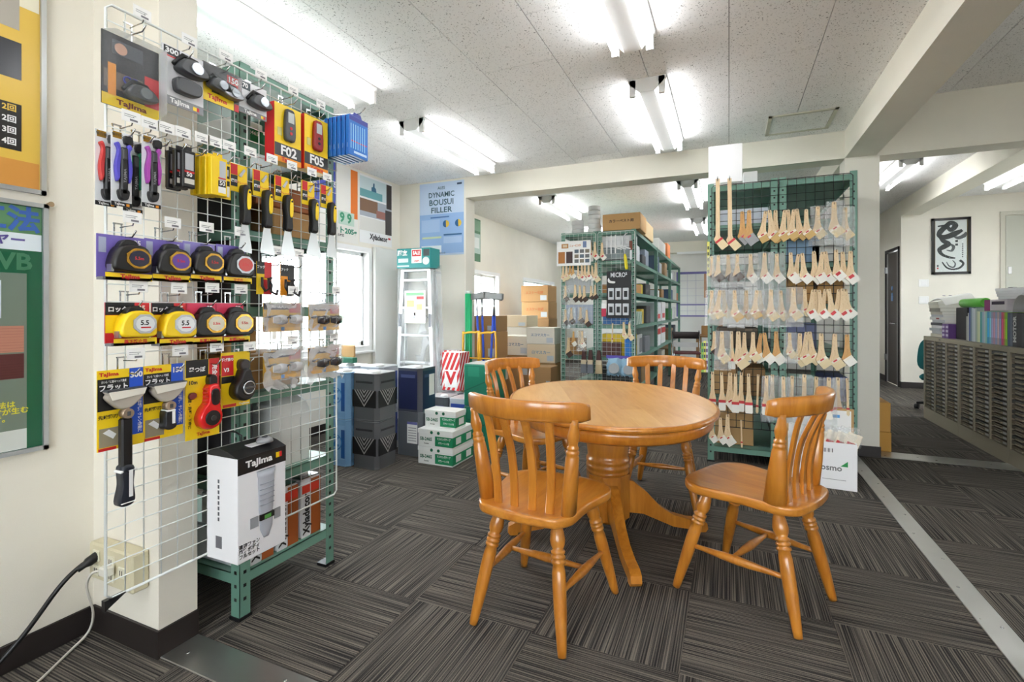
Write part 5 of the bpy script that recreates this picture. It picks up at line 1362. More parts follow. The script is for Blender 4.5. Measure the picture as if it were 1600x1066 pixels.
# white panel and goods in the brush rack
t = thing('white_board', 'blank white panel standing on the brush rack top', 'board', (-.026, 4.085, 2.124))
MB().cbox(-.118, .118, -.006, .006, 0, .285, .002).build('board', mat((244, 244, 246), .5), t)
goods('white_board_box', 'small white box behind the blank panel on the brush rack', 'box', .1, .2, 4.2, 4.4, 2.124, 2.22, WHITE)
for k, (x0, x1, z0, z1, c, w) in enumerate([(-.09, .27, 1.8 - .0, 1.93, (214, 220, 232), 'pale blue'), (.37, .6, 1.505, 1.70, (140, 170, 200), 'blue grey'), (.55, .76, 1.505, 1.66, (216, 216, 210), 'off white'),
        (.38, .56, 1.205, 1.40, (196, 150, 92), 'tan'), (.585, .75, 1.205, 1.40, (190, 146, 90), 'ochre'), (-.1, .1, 1.205, 1.36, (206, 206, 206), 'light grey'),
        (-.11, .06, .505, .74, (176, 138, 92), 'brown'), (.09, .25, .505, .72, (150, 116, 76), 'dark tan'), (-.1, .17, .125, .42, (178, 142, 94), 'kraft'), (.38, .58, .865, 1.06, (110, 116, 150), 'slate blue'), (.62, .77, .505, .68, (70, 80, 130), 'navy'), (-.09, .2, .865, 1.02, (104, 92, 80), 'umber')]):
    goods('shelf_carton', '%s carton inside the brush rack behind the brushes' % w, 'carton', x0, x1, 4.16, 4.5, z0, z1, mat(c, .7))
# ------------------------------------------------------------------ tins and boxes by the window
TINW, TINH = .238, .346
def tin(label, x0, y0, z0, kind, rz=0):
    t = thing('square_tin', label, 'tin', (x0 + TINW / 2, y0 + TINW / 2, z0), (0, 0, rz), 'square paint tins')
    h2 = TINW / 2; c = .028
    col = {'blue': (128, 176, 222), 'black': (104, 106, 110), 'navy': (84, 88, 98), 'grey': (108, 112, 118), 'white': (206, 210, 216), 'bluebox': (196, 202, 210)}[kind]
    m = mat(col, .35, .35 if kind in ('black', 'grey', 'navy') else 0)
    o8 = [(-h2 + c, -h2), (h2 - c, -h2), (h2, -h2 + c), (h2, h2 - c), (h2 - c, h2), (-h2 + c, h2), (-h2, h2 - c), (-h2, -h2 + c)]
    rings = [[(x * s, y * s, z) for x, y in o8] for z, s in ((0, 1.0), (.006, 1.012), (.012, 1.0), (TINH - .012, 1.0), (TINH - .006, 1.012), (TINH, 1.0))]
    MB().ring_tube(rings, smooth=False).build('tin_body', m, t)
    MB().prism([(x * .965, y * .965) for x, y in o8], TINH, TINH + .0012).build('tin_top', mat((206, 208, 210), .3, .5), t)
    MB().lathe_between((.05, -.05, TINH), (.05, -.05, TINH + .02), [(0, .036), (.5, .036), (.8, .03), (1, .02)], 18).build('cap', WHITE, t)
    ww = h2 - c - .004
    for rot in (0, PI / 2):
        R = Matrix.Rotation(rot, 4, 'Z')
        def part(mb, nm, mm):
            mb.xform(R @ Matrix.Translation((0, -h2 - .0002, 0)) @ Matrix.Rotation(PI / 2, 4, 'X')); mb.build(nm, mm, t)
        if kind == 'blue':
            part(MB().box(-ww, ww, .05, .3, 0, .0008), 'print_patch', mat((140, 188, 230), .4))
            part(MB().box(ww * .6, ww, .06, .27, .0009, .0014), 'print_patch', mat((30, 90, 170), .4))
            n = 28; mb = MB()
            rg = [[(-.0 + q * math.cos(2 * PI * i / n), .175 + q * math.sin(2 * PI * i / n), e) for i in range(n)] for q, e in ((.052, .0008), (.06, .0008), (.06, .0016), (.052, .0016), (.052, .0008))]
            part(mb.ring_tube(rg, caps=False), 'ring_print', mat((50, 130, 205), .4))
            tt = tx(t, 'Z', .09, mat((50, 130, 205), .4), 0, 0, 0, bold=2.0); tt.matrix_local = R @ Matrix.Translation((0, -h2 - .0016, .175)) @ Matrix.Rotation(PI / 2, 4, 'X') @ Matrix.Scale(.09, 4)
        elif kind == 'black':
            part(MB().box(-ww - .02, ww + .02, .10, .225, 0, .0008), 'print_patch', mat((22, 20, 22), .35))
            for k in range(4):
                a = .092 - .024 * k; top = .226; wd = .011; bot = .228 - a * 1.35
                part(MB().prism([(-a, top), (-a + wd, top), (0, bot + .012), (a - wd, top), (a, top), (0, bot)][::-1], .0009, .0016), 'stripe', mat((172, 170, 168), .4))
            part(MB().box(-ww + .01, ww - .01, .275, .29, 0, .0012), 'print_patch', mat((50, 50, 54), .4))
        elif kind == 'navy':
            part(MB().box(-ww, ww, .02, .325, 0, .0008), 'print_patch', mat((38, 44, 78), .3))
            part(MB().box(-ww + .02, ww - .02, .27, .295, .0009, .0014), 'print_patch', mat((70, 80, 120), .3))
            if rot: part(MB().box(-.0, ww - .01, .12, .29, .0009, .0018), 'paper_label', PAPER)
        elif kind == 'grey':
            part(MB().box(-.01, ww, .10, .27, 0, .001), 'paper_label', PAPER); part(MB().box(-.01, ww, .25, .27, .0011, .0018), 'label_stripe', mat((110, 110, 170), .5))
            for k in range(6): part(MB().box(.0, ww - .01, .12 + .02 * k, .125 + .02 * k, .0011, .0016), 'label_line', mat((150, 150, 156), .5))
        else:
            part(MB().box(-ww, ww, .06, .30, 0, .001), 'print_patch', mat((60, 84, 170) if kind == 'bluebox' else (226, 228, 232), .4))
    return t
tin('light blue paint tin with Z ring, lower of the pair beside the grid', -2.80, 2.84, 0, 'blue')
tin('light blue paint tin with Z ring, upper of the pair beside the grid', -2.80, 2.84, .348, 'blue')
tin('grey tin with black chevron band, lower of the chevron pair', -2.552, 2.862, 0, 'black')
tin('grey tin with black chevron band, upper of the chevron pair', -2.552, 2.862, .348, 'black')
tin('grey tin with white paper label under the navy tin', -2.454, 3.265, 0, 'grey')
tin('navy printed tin on top of the grey labelled tin', -2.456, 3.265, .348, 'navy')
for k, (x, y, kd) in enumerate([(-3.06, 3.16, 'white'), (-2.80, 3.22, 'bluebox')]):
    tin('%s tin at the back by the window, lower one' % ('white', 'blue panelled')[k], x, y, 0, kd)
    tin('%s tin at the back by the window, upper one' % ('white', 'blue panelled')[k], x, y, .348, kd)
for k, x in enumerate((-2.62, -2.37, -2.12)):
    tin('pale tin with white cap behind the white boxes, %s from the wall' % nth(k), x, 3.93 if k < 2 else 3.90, 0, ('grey', 'bluebox', 'white')[k])
goods('cardboard_carton', 'upright cardboard piece on the tins under the window', 'carton', -3.0, -2.86, 3.24, 3.26, .72, .86, CARD)
goods('green_carton', 'flat dark green box lying on the tins under the window', 'carton', -3.05, -2.82, 3.18, 3.235, .72, .765, mat((30, 110, 84), .5))
def red_box(label, x0, y0, z0):
    t = thing('striped_carton', label, 'carton', (x0 + .1, y0 + .1, z0))
    MB().cbox(-.100, .100, -.100, .100, 0, .37, .003).build('carton', mat((236, 234, 232), .5), t)
    R = mat((206, 40, 44), .5)
    for k in range(-3, 4):
        # slanted stripes clipped to the face
        x = -.100 + .054 * k; pts = []
        for (px, py) in ((x, 0), (x + .03, 0), (x + .03 + .16, .37), (x + .16, .37)): pts.append((px, py))
        def clip(ps, lim, s):
            out = []
            for i in range(len(ps)):
                a, b = ps[i], ps[(i + 1) % len(ps)]; ia, ib = (a[0] - lim) * s <= 0, (b[0] - lim) * s <= 0
                if ia: out.append(a)
                if ia != ib:
                    f = (lim - a[0]) / (b[0] - a[0]); out.append((lim, a[1] + f * (b[1] - a[1])))
            return out
        pts = clip(clip(pts, .0992, 1), -.0992, -1)
        if len(pts) >= 3:
            mb = MB().prism(pts, 0, .001); mb.xform(Matrix.Translation((0, -.1002, 0)) @ Matrix.Rotation(PI / 2, 4, 'X')); mb.build('stripe', R, t)
            p2 = [(a * 1.0, b) for a, b in pts]
            mb = MB().prism(p2, 0, .001); mb.xform(Matrix.Translation((.1002, 0, 0)) @ Matrix.Rotation(PI / 2, 4, 'Z') @ Matrix.Rotation(PI / 2, 4, 'X')); mb.build('stripe', R, t)
    MB().box(-.07, .07, -.1022, -.101, .03, .2).build('logo_ground', mat((240, 238, 236), .5), t)
    tx(t, 'V', .17, R, 0, -.1026, .115, FACE_NEG_Y, 2.0)
tin('plain grey tin under the red striped carton', -2.62, 4.19, 0, 'grey')
tin('plain white tin standing beside the red striped carton', -2.375, 4.20, 0, 'white')
red_box('red and white striped carton with V emblem on the tins', -2.60, 4.20, .369)
red_box('red and white striped carton behind, beside the ladder', -2.765, 4.43, .369)
tin('dark tin under the rear striped carton', -2.79, 4.462 - .02, 0, 'black')
tin('dark navy tin beside the ladder foot', -2.7, 3.62, 0, 'navy')
GT = mat((24, 122, 96), .45)
for k in range(2):
    t = thing('green_tin', 'green lidded tin beside the rear chair, %s one' % ('lower', 'upper')[k], 'tin', (-1.9, 3.76, .355 * k), (0, 0, math.radians(4 * k)))
    MB().cbox(-.14, .14, -.13, .13, 0, .35, .01).build('tin_body', GT, t); MB().cbox(-.132, .132, -.122, .122, .35, .354, .001).build('tin_top', mat((206, 212, 210), .35, .4), t)
    MB().prism([(-.135, .12), (.135, .24), (.135, .25), (-.135, .13)], 0, .001).build('stripe', mat((16, 100, 80), .4), t, (0, -.131, 0), FACE_NEG_Y)
    MB().box(-.1, .0, -.1312, -.1303, .25, .33).build('print_patch', mat((40, 140, 112), .45), t)
# masking tape boxes
def tape_box(label, x0, y0, z0, w=.30, d=.155, h=.128):
    t = thing('tape_carton', label, 'carton', (x0 + w / 2, y0 + d / 2, z0), group='white and green tape cartons')
    MB().cbox(-w / 2, w / 2, -d / 2, d / 2, 0, h, .002).build('carton', mat((240, 242, 240), .5), t)
    MB().box(-w / 2 - .002, w / 2 + .002, -d / 2 - .002, d / 2 + .002, h * .78, h + .002).build('lid', mat((244, 246, 244), .5), t)
    MB().box(.0, w / 2 + .001, -d / 2 - .0012, -d / 2, .012, h * .66).build('green_panel', mat((24, 140, 92), .5), t)
    MB().box(w / 2, w / 2 + .0012, -d / 2, d / 2, .012, h * .66).build('green_panel', mat((24, 140, 92), .5), t)
    MB().box(w / 2 + .0013, w / 2 + .002, -.03, .045, .025, h * .58).build('white_label', WHITE, t)
    for x in (-.03, .03): MB().cyl((x, -d / 2 - .0032, h * .86), (x, -d / 2 - .002, h * .86), .012, 12).build('dot_mark', mat((20, 100, 70), .5), t)
    tx(t, 'SB-246S', .034, mat((60, 120, 96), .5), -w / 4 - .005, -d / 2 - .0012, h * .45, FACE_NEG_Y, 1.6, width=.105); tx(t, 'Sunstar', .014, INK, -w / 4, -d / 2 - .0012, h * .2, FACE_NEG_Y, 1)
    tx(t, 'マスキングテープ', .02, WHITE, .075, -d / 2 - .002, h * .52, FACE_NEG_Y, 1.5, width=.115); tx(t, '建築シーリング用', .016, WHITE, .075, -d / 2 - .002, h * .28, FACE_NEG_Y, 1.3, width=.09)
for lv in range(2):
    for dd in range(2):
        tape_box('white and green tape carton, %s layer, %s of its pair' % (('bottom', 'middle')[lv], ('front', 'rear')[dd]), -2.155, 3.14 + .158 * dd, .131 * lv)
tape_box('white and green tape carton, single one on top of the stack', -2.14, 3.21, .262, w=.27)
# stepladder with boxed top
t = thing('stepladder', 'folded aluminium stepladder wrapped in plastic film', 'ladder', (-3.02, 4.40, 0))
AL = mat((226, 229, 232), .3, .25)
for s in (-1, 1):
    MB().add([(s * .235 + a, -.04 + b, 0) for a, b in ((-.02, -.03), (.02, -.03), (.02, .03), (-.02, .03))] + [(s * .165 + a, -.02 + b, 1.58) for a, b in ((-.02, -.03), (.02, -.03), (.02, .03), (-.02, .03))], [(3, 2, 1, 0), (4, 5, 6, 7), (0, 1, 5, 4), (1, 2, 6, 5), (2, 3, 7, 6), (3, 0, 4, 7)]).build('front_rail', AL, t)
    MB().add([(s * .25 + a, .09 + b, 0) for a, b in ((-.015, -.02), (.015, -.02), (.015, .02), (-.015, .02))] + [(s * .18 + a, .04 + b, 1.56) for a, b in ((-.015, -.02), (.015, -.02), (.015, .02), (-.015, .02))], [(3, 2, 1, 0), (4, 5, 6, 7), (0, 1, 5, 4), (1, 2, 6, 5), (2, 3, 7, 6), (3, 0, 4, 7)]).build('rear_rail', AL, t)
    MB().box(s * .19 - .012, s * .19 + .012, -.0725, -.071, .98, 1.12).build('rail_sticker', mat((110, 112, 118), .5), t)
for k in range(5):
    z = .3 + .29 * k; w2 = .235 - .07 * z / 1.58
    MB().cbox(-w2, w2, -.06, .01, z, z + .025, .004).build('step', AL, t)
MB().cbox(-.18, .18, -.05, .06, 1.565, 1.59, .004).build('top_step', AL, t)
MB().box(-.12, .14, -.075, -.0735, 1.02, 1.36).build('instruction_sheet', mat((236, 230, 222), .5), t)
for a, b, c, d, m in ((-.1, .12, 1.31, 1.34, mat((120, 180, 130), .5)), (.03, .12, 1.27, 1.3, RED), (-.09, .0, 1.19, 1.26, mat((216, 170, 120), .5)), (.03, .1, 1.16, 1.22, mat((226, 190, 120), .5)), (-.09, .02, 1.06, 1.13, mat((190, 196, 210), .5)), (.0, .1, 1.1, 1.14, mat((220, 200, 190), .5))):
    MB().box(a, b, -.0765, -.075, c, d).build('sheet_print', m, t)
o = crumple(.62, 1.62, .1, 91, 8, 18).build('plastic_wrap', BAG, t, (0, .02, .0), (PI / 2, 0, 0))
t = thing('ladder_package', 'teal package with a red SALE card on the ladder', 'carton', (-2.99, 4.36, 1.592), (0, 0, math.radians(3)))
TE = mat((34, 140, 140), .4)
MB().cbox(-.20, .20, -.10, .10, 0, .205, .004).build('carton', TE, t)
MB().box(-.02, .1, -.1025, -.101, .05, .195).build('sale_card', PAPER, t); MB().box(-.012, .092, -.1032, -.1026, .12, .185).build('sale_panel', RED, t)
tx(t, 'SALE', .05, WHITE, .04, -.1036, .152, FACE_NEG_Y, 2.0, width=.085); tx(t, '3,980円', .02, RED, .04, -.1036, .07, FACE_NEG_Y, 1.2)
tx(t, '脚立', .06, WHITE, -.13, -.1012, .155, FACE_NEG_Y, 1.8); MB().box(-.18, -.06, -.1012, -.1004, .06, .10).build('print_patch', mat((200, 224, 224), .5), t); MB().box(-.19, -.05, -.1012, -.1004, .015, .03).build('print_patch', mat((180, 214, 212), .5), t)
MB().cyl((.15, -.1022, .07), (.15, -.1005, .07), .04, 18).build('wheel_picture', mat((214, 218, 220), .5), t); MB().box(.12, .19, -.1012, -.1004, .12, .19).build('print_patch', mat((60, 70, 74), .5), t)
# plain white board by the window
t = thing('white_board', 'plain white board standing against the wall beside the window', 'board', (XL + .03, 4.44, 0))
MB().cbox(-.02, .02, -.23, .23, 0, 1.83, .004).build('board', mat((232, 232, 228), .6), t)
# posters
def poster(label, loc, rot, w, h, m):
    t = thing('wall_poster', label, 'poster', loc, rot)
    MB().box(-w / 2, w / 2, 0, h, .001, .0025).build('sheet', m, t)
    return t
t = poster('blue and orange paint poster on the window wall', (XL, 3.70, 1.83), FACE_POS_X, .6, .75, mat((232, 230, 224), .4))
zones(t, [(-.3, -.02, .28, .75, mat((70, 84, 176), .4)), (.19, .29, .25, .74, mat((232, 124, 40), .4)), (-.12, -.02, .17, .2, mat((206, 190, 110), .5)), (-.12, -.02, .22, .24, mat((206, 190, 110), .5)), (.02, .24, .17, .3, mat((190, 214, 200), .5))], z=.0032)
tx(t, '585', .07, WHITE, -.06, .53, .0045, bold=1.6); tx(t, 'ロット205g', .07, mat((40, 140, 110), .5), .06, .11, .0045, bold=1.8, width=.42); tx(t, 'オール対応', .03, INK, .02, .06, .0045)
for x in (.07, .17): tx(t, '9', .13, mat((60, 150, 110), .5), x, .235, .0045, bold=1.8)
t = poster('house photo poster lettered Xyladecor on the window wall', (XL, 4.285, 1.86), FACE_POS_X, .53, .71, mat((240, 240, 240), .4))
zones(t, [(-.26, .17, .48, .69, mat((206, 222, 224), .4)), (-.26, .1, .48, .56, mat((110, 170, 176), .5)), (-.26, .26, .28, .46, mat((170, 176, 186), .4)), (-.26, .02, .33, .46, mat((132, 100, 76), .5)), (.0, .16, .29, .37, mat((160, 110, 100), .5)), (.17, .26, .42, .69, mat((60, 54, 54), .5)), (-.26, .15, .13, .27, mat((222, 220, 214), .5)), (.15, .26, .13, .40, mat((70, 66, 66), .5))], z=.0032)
MB().prism([(-.08, .56), (.0, .56), (-.01, .60), (-.03, .61), (-.03, .65), (-.05, .65), (-.055, .61), (-.08, .6)], .0035, .0045).build('tower_picture', mat((60, 110, 140), .5), t)
tx(t, 'Xyladecor', .08, INK, .04, .075, .0045, bold=1.6, width=.3); zones(t, [(.2, .24, .08, .1, RED)], z=.0032)
t = poster('pale blue poster lettered DYNAMIC BOUSUI FILLER beside the header beam', (-2.918, YC, 1.765), FACE_NEG_Y, .57, .81, mat((196, 214, 238), .35))
zones(t, [(-.283, .283, .02, .46, mat((150, 184, 228), .35)), (-.26, -.0, .03, .11, mat((232, 238, 246), .4)), (-.25, .0, .19, .21, mat((206, 220, 180), .4)), (.03, .26, .215, .232, mat((50, 100, 150), .4)), (-.26, -.02, .26, .40, mat((170, 198, 234), .4)), (.03, .26, .13, .2, mat((176, 202, 236), .4)), (.2, .26, .765, .785, mat((60, 80, 110), .5)), (-.14, .1, .415, .43, mat((80, 120, 180), .5))], z=.0032)
tm_ = mat((58, 92, 108), .4)
tx(t, 'ALES', .045, tm_, 0, .745, .0045, bold=.6); tx(t, 'DYNAMIC', .08, tm_, 0, .67, .0045, bold=.8, width=.33); tx(t, 'BOUSUI', .09, tm_, 0, .585, .0045, bold=.8, width=.31); tx(t, 'FILLER', .085, tm_, 0, .50, .0045, bold=.8, width=.27)
for x in (.06, .215):
    disc(t, 'pie_chart', x, .345, .003, .04, mat((226, 190, 70), .5), .0012, 24)
    MB().prism([(x, .345)] + [(x + .04 * math.cos(a), .345 + .04 * math.sin(a)) for a in [PI / 2 + .4 * k for k in range(9)]], .0043, .005).build('pie_slice', mat((40, 96, 150), .5), t)
tx(t, '関西ペイント', .028, INK, -.01, .0 + .012 + .01, .0045, bold=1.0, width=.13)
t = poster('narrow green picture poster beside the far window', (XL, 6.56, 1.89), FACE_POS_X, .32, .64, mat((70, 120, 84), .4))
zones(t, [(-.15, .15, .12, .42, mat((176, 196, 186), .4)), (-.1, .12, .2, .36, mat((226, 230, 226), .4)), (-.15, .15, .46, .62, mat((120, 160, 130), .4))], z=.0032)
# brooms, poles and the hand truck
for k in range(6):
    t = thing('green_pole', 'green plastic pole beside the wall end, %s in the bundle' % nth(k), 'pole', (-2.53 + .022 * (k % 3), 4.56 + .03 * (k // 3), 0), group='green poles by the wall end')
    MB().cyl((0, 0, 0), (0, 0, 1.33), .0105, 10).build('shaft', mat((30, 170, 110), .4), t); MB().cyl((0, 0, 1.33), (0, 0, 1.36), .008, 10).build('pole_cap', mat((226, 230, 226), .4), t)
for k, (x, x1) in enumerate(((-2.36, -2.43), (-2.34, -2.38), (-2.30, -2.22), (-2.19, -2.24))):
    t = thing('floor_wiper', 'upturned wiper with blue handle and grey head, %s from the green poles' % nth(k), 'wiper', (x, 4.60 + .03 * (k % 2), 0), group='blue handled wipers')
    tp = Vector((x1 - x, 0, 1.30))
    MB().cyl((0, 0, 0), tp * .84, .012, 10).build('shaft', mat((36, 76, 190), .4), t)
    MB().cyl(tp * .84, tp, .009, 10).build('steel_neck', CHROME, t)
    mb = MB().cbox(-.13 if k % 2 else -.10, .10, -.02, .02, -.03, .035, .006); mb.xform(Matrix.Translation(tp) @ Matrix.Rotation(-.12 + .1 * k, 4, 'Y'))
    mb.build('wiper_head', mat((136, 138, 138), .6), t)
t = thing('hand_truck', 'yellow tubular hand truck holding the poles and wipers', 'hand truck', (-2.34, 4.535, 0))
YT = mat((222, 168, 40), .4)
for a in (-.2, -.02):
    pts = [(a - .0, -.02, .06), (a, -.02, .86), (a + .02, -.02, .915), (a + .15, -.02, .925), (a + .2, -.02, .86), (a + .2, -.02, .06)]
    MB().tube([tuple(p) for p in spline(pts, 3, False)], .011, 8).build('frame_tube', YT, t)
for z in (.3, .66): MB().tube([(-.2, -.02, z), (.18, -.02, z)], .009, 8).build('cross_tube', YT, t)
MB().cbox(-.2, .2, -.16, .0, .02, .035, .003).build('toe_plate', YT, t)
for s in (-.21, .19):
    MB().cyl((s - .015, .02, .055), (s + .015, .02, .055), .053, 18).build('wheel', BLACK, t)
# cartons in the storage bay
def column(cname, x0, x1, y0, d, levels, colors, texts):
    for k in range(len(levels) - 1):
        zt, zb = levels[k], levels[k + 1]
        j = .006 * ((k % 3) - 1)
        goods('cardboard_carton', '%s carton in the %s, %s from its top' % (colors[k][1], cname, nth(k)), 'carton', x0 + j, x1 + j, y0 + j, y0 + d, zb, zt - .002, mat(colors[k][0], .75), (.72, .95, .1, .4, mat((200, 206, 212), .6)), '-y', texts[k], mat(colors[k][2], .6) if colors[k][2] else None, None)
TAN = ((190, 146, 96), 'tan', (196, 110, 60)); PALE = ((226, 206, 176), 'pale', (120, 150, 180)); WH = ((232, 226, 214), 'whitish', (110, 130, 160)); BR = ((170, 132, 88), 'brown', (90, 80, 70))
column('window front stack', -3.08, -2.62, 7.4, .42, [1.555, 1.29, 1.022, .70, .35, 0], [TAN, TAN, BR, BR, BR], ['エスケー化研', 'エスケー化研', None, None, None])
column('stack beside the rack grid', -2.32, -1.95, 5.75, .36, [.94, .735, .505, .243, 0], [WH, PALE, BR, BR], ['エコマスカー', 'ロマスカー', None, None])
column('stack behind the wipers', -2.79, -2.395, 6.0, .36, [.817, .563, .28, 0], [WH, BR, BR], ['エコマスカー', None, None])
column('stack under the tan cartons', -3.12, -2.66, 6.6, .45, [1.08, .913, .58, .3, 0], [PALE, WH, BR, BR], [None, None, None, None])
column('stack behind the green poles', -2.94, -2.58, 5.38, .36, [1.09, .89, .56, .28, 0], [BR, TAN, WH, BR], [None, None, 'マスカー', None])
column('pile close to the far rack corner', -2.02, -1.81, 5.22, .24, [.52, .26, 0], [BR, TAN], [None, None])
# ------------------------------------------------------------------ drawer cabinets on the right
CAB = mat((158, 150, 130), .45); CABD = mat((56, 54, 50), .5)
drawer_fronts = []
NR = 19
for v in range(4):
    c = ((92, 86, 74), (104, 92, 72), (78, 78, 76), (112, 100, 84))[v]
    mb = MB().box(-.002, .018, -.127, .127, .003, .029, 0)
    drawer_fronts.append(mb.mesh('drawer', mat(c, .35)))
pull = MB().prism([(-.05, 0), (.05, 0), (.044, .011), (-.044, .011)], 0, .014).mesh('drawer_pull', mat((150, 142, 122), .4))
holder = MB().box(-.026, .026, 0, .016, 0, .003).mesh('label_holder', mat((186, 188, 186), .4))
rnd = random.Random(5)
def cabinet(y0, label):
    w, h, d = .88, .88, .40
    t = thing('drawer_cabinet', label, 'cabinet', (1.92 + d / 2, y0 + w / 2, 0), group='document drawer cabinets')
    x0 = -d / 2
    mb = MB().box(x0 + .03, d / 2, -w / 2, w / 2, .0, h)
    mb.box(x0, x0 + .03, -w / 2, w / 2, h - .04, h).box(x0, x0 + .03, -w / 2, w / 2, .0, .12)
    for k in range(4):
        yy = -w / 2 + (w - .02) * k / 3
        mb.box(x0, x0 + .03, yy, yy + .02, .12, h - .04)
    mb.build('body', CAB, t)
    for c in range(3):
        yc = -w / 2 + .02 + (w - .02) / 3 * (c + .5) - .01
        MB().box(x0 + .028, x0 + .031, yc - .135, yc + .135, .12, h - .04).build('recess_back', CABD, t)
        for r in range(NR):
            z = .124 + (h - .164) / NR * r
            dr = inst('drawer', drawer_fronts[rnd.choice((0, 0, 1, 2, 3))], t, (x0 + .01, yc, z))
            inst('drawer_pull', pull, dr, (-.002, .0, .009), (PI / 2, 0, -PI / 2))
            inst('label_holder', holder, dr, (-.003, -.085, .009), (PI / 2, 0, -PI / 2))
    MB().box(x0 - .001, x0, -.02, .02, h - .026, h - .014).build('maker_plate', mat((90, 86, 76), .4), t)
cabinet(5.776, 'beige drawer cabinet farthest along, under the catalog stack')
cabinet(4.893, 'beige drawer cabinet in the middle, under the coloured books')
cabinet(4.010, 'beige drawer cabinet cut off by the photo edge')
CZ = .881
# stack of catalogues
z = CZ
for k, (th, c, dx) in enumerate([(.032, (222, 216, 200), 0), (.03, (206, 208, 210), .01), (.028, (196, 200, 204), -.01), (.03, (226, 226, 226), .006), (.026, (90, 90, 98), 0), (.03, (214, 216, 218), .012), (.03, (232, 232, 230), -.008), (.024, (196, 198, 204), .004), (.03, (216, 210, 196), .0), (.036, (150, 146, 134), -.01), (.034, (226, 222, 206), -.015), (.03, (216, 214, 200), -.02)]):
    t = thing('catalogue', 'thick catalogue in the leaning stack on the cabinets, %s from the bottom' % nth(k), 'catalogue', (2.06 + dx, 6.42 - dx, z), (0, 0, dx * 2), 'catalogues stacked on the cabinet')
    MB().box(-.10, .10, -.145, .145, .002, th - .002).build('pages', mat((236, 234, 226), .7), t); MB().box(-.105, .105, -.15, .15, 0, .002).box(-.105, .105, -.15, .15, th - .002, th).box(-.105, -.102, -.15, .15, 0, th).build('cover', mat(c, .5), t)
    if k == 6: MB().box(-.1062, -.105, -.12, -.04, .006, .022).build('spine_label', mat((150, 50, 50), .5), t)
    z += th
top_stack = z
t = thing('flyer_sheaf', 'curled white flyers with blue print on the catalogue stack', 'papers', (2.04, 6.30, top_stack))
rings = []
for i in range(13):
    u = i / 12; y = -.26 + .40 * u; zz = .05 + .03 * math.sin(u * PI) - (.16 * max(0, .25 - u)); rings.append([(-.13, y, zz - .05), (.1, y, zz), (.1, y, zz + .004), (-.13, y, zz - .046)])
MB().ring_tube(rings, smooth=False).build('sheets', PAPER, t)
for k in range(3): MB().cyl((-.06 + .05 * k, .0, .062), (-.06 + .05 * k, .0, .0655), .012, 10).build('dot_print', mat((70, 60, 110), .5), t)
for k in range(2):
    t = thing('purple_box', 'small purple and white box beside the catalogue stack, %s' % ('near one', 'far one')[k], 'box', (1.975, 6.10 + .085 * k, CZ))
    MB().cbox(-.035, .035, -.036, .036, 0, .14, .002).build('carton', mat((108, 70, 140), .45), t)
    for q in range(3): MB().box(-.0358, -.035, -.028, .028, .02 + .04 * q, .042 + .04 * q).build('print_patch', mat((206, 196, 220), .5), t)
goods('black_file_box', 'black file box between catalogues and books on the cabinets', 'box', 1.99, 2.25, 5.80, 6.04, CZ, CZ + .30, mat((40, 38, 40), .5))
# books
y = 5.74
BK = [(.03, .22, (176, 172, 164)), (.022, .25, (196, 196, 194)), (.03, .30, (60, 84, 150)), (.028, .30, (120, 140, 160)), (.03, .295, (190, 200, 208)), (.03, .29, (206, 212, 216)), (.03, .295, (160, 176, 170)), (.028, .265, (196, 206, 170)), (.026, .262, (226, 226, 190)), (.034, .262, (60, 160, 160)), (.03, .262, (150, 180, 200)), (.03, .262, (190, 200, 206)), (.026, .262, (140, 200, 190)), (.04, .262, (40, 160, 206)), (.03, .262, (120, 190, 214)), (.032, .26, (160, 150, 190)), (.03, .26, (186, 140, 170)), (.03, .26, (150, 160, 200)), (.032, .26, (200, 170, 180)), (.03, .258, (140, 150, 190)), (.034, .258, (214, 70, 120)), (.022, .258, (190, 140, 60)), (.034, .258, (140, 200, 40)), (.036, .255, (70, 90, 130)), (.036, .255, (100, 110, 130)), (.07, .255, (48, 48, 54)), (.05, .25, (40, 40, 44)), (.05, .25, (60, 60, 66)), (.05, .25, (120, 120, 124)), (.05, .25, (90, 60, 60))]
COLW = []
for k, (th, hh, c) in enumerate(BK):
    y -= th + .0015
    if y < 4.55: break
    t = thing('catalogue_book', 'upright catalogue in the row on the cabinets, %s from the black file box' % (nth(k) if k < 20 else 'twenty ' + nth(k - 20)), 'book', (2.07, y + th / 2, CZ), group='catalogues standing on the cabinets')
    MB().box(-.10, .10, -th / 2 + .002, th / 2 - .002, .003, hh - .004).build('pages', mat((230, 228, 222), .7), t)
    MB().box(-.105, .105, -th / 2, -th / 2 + .002, 0, hh).box(-.105, .105, th / 2 - .002, th / 2, 0, hh).box(-.107, -.104, -th / 2, th / 2, 0, hh).build('cover', mat(c, .4), t)
    if 12 < k < 23: MB().box(-.1078, -.107, -th * .3, th * .3, hh * .2, hh * .8).build('spine_print', mat(tuple(min(255, int(v * 1.15 + 20)) for v in c), .5), t)
    if th == .07: tx(t, 'MOTOR', .06, mat((206, 206, 206), .4), -.1085, 0, .13, Matrix(((0, 0, -1), (0, 1, 0), (1, 0, 0))).to_euler(), 2.0, width=.2)
t = thing('green_roll', 'clear green plastic roll lying on the books', 'roll', (2.02, 5.68, CZ + .34))
MB().lathe_between((-.02, -.22, 0), (-.02, .22, 0), [(0, .036), (.02, .04), (.98, .04), (1, .036)], 18).build('roll_body', mat((96, 190, 60), .3), t); MB().cyl((-.02, .219, 0), (-.02, .2225, 0), .02, 14).build('core', mat((200, 230, 180), .4), t)
goods('magenta_carton', 'purple and white flat carton lying on the books', 'carton', 1.96, 2.2, 5.03, 5.38, CZ + .27, CZ + .36, mat((214, 206, 214), .5), None)
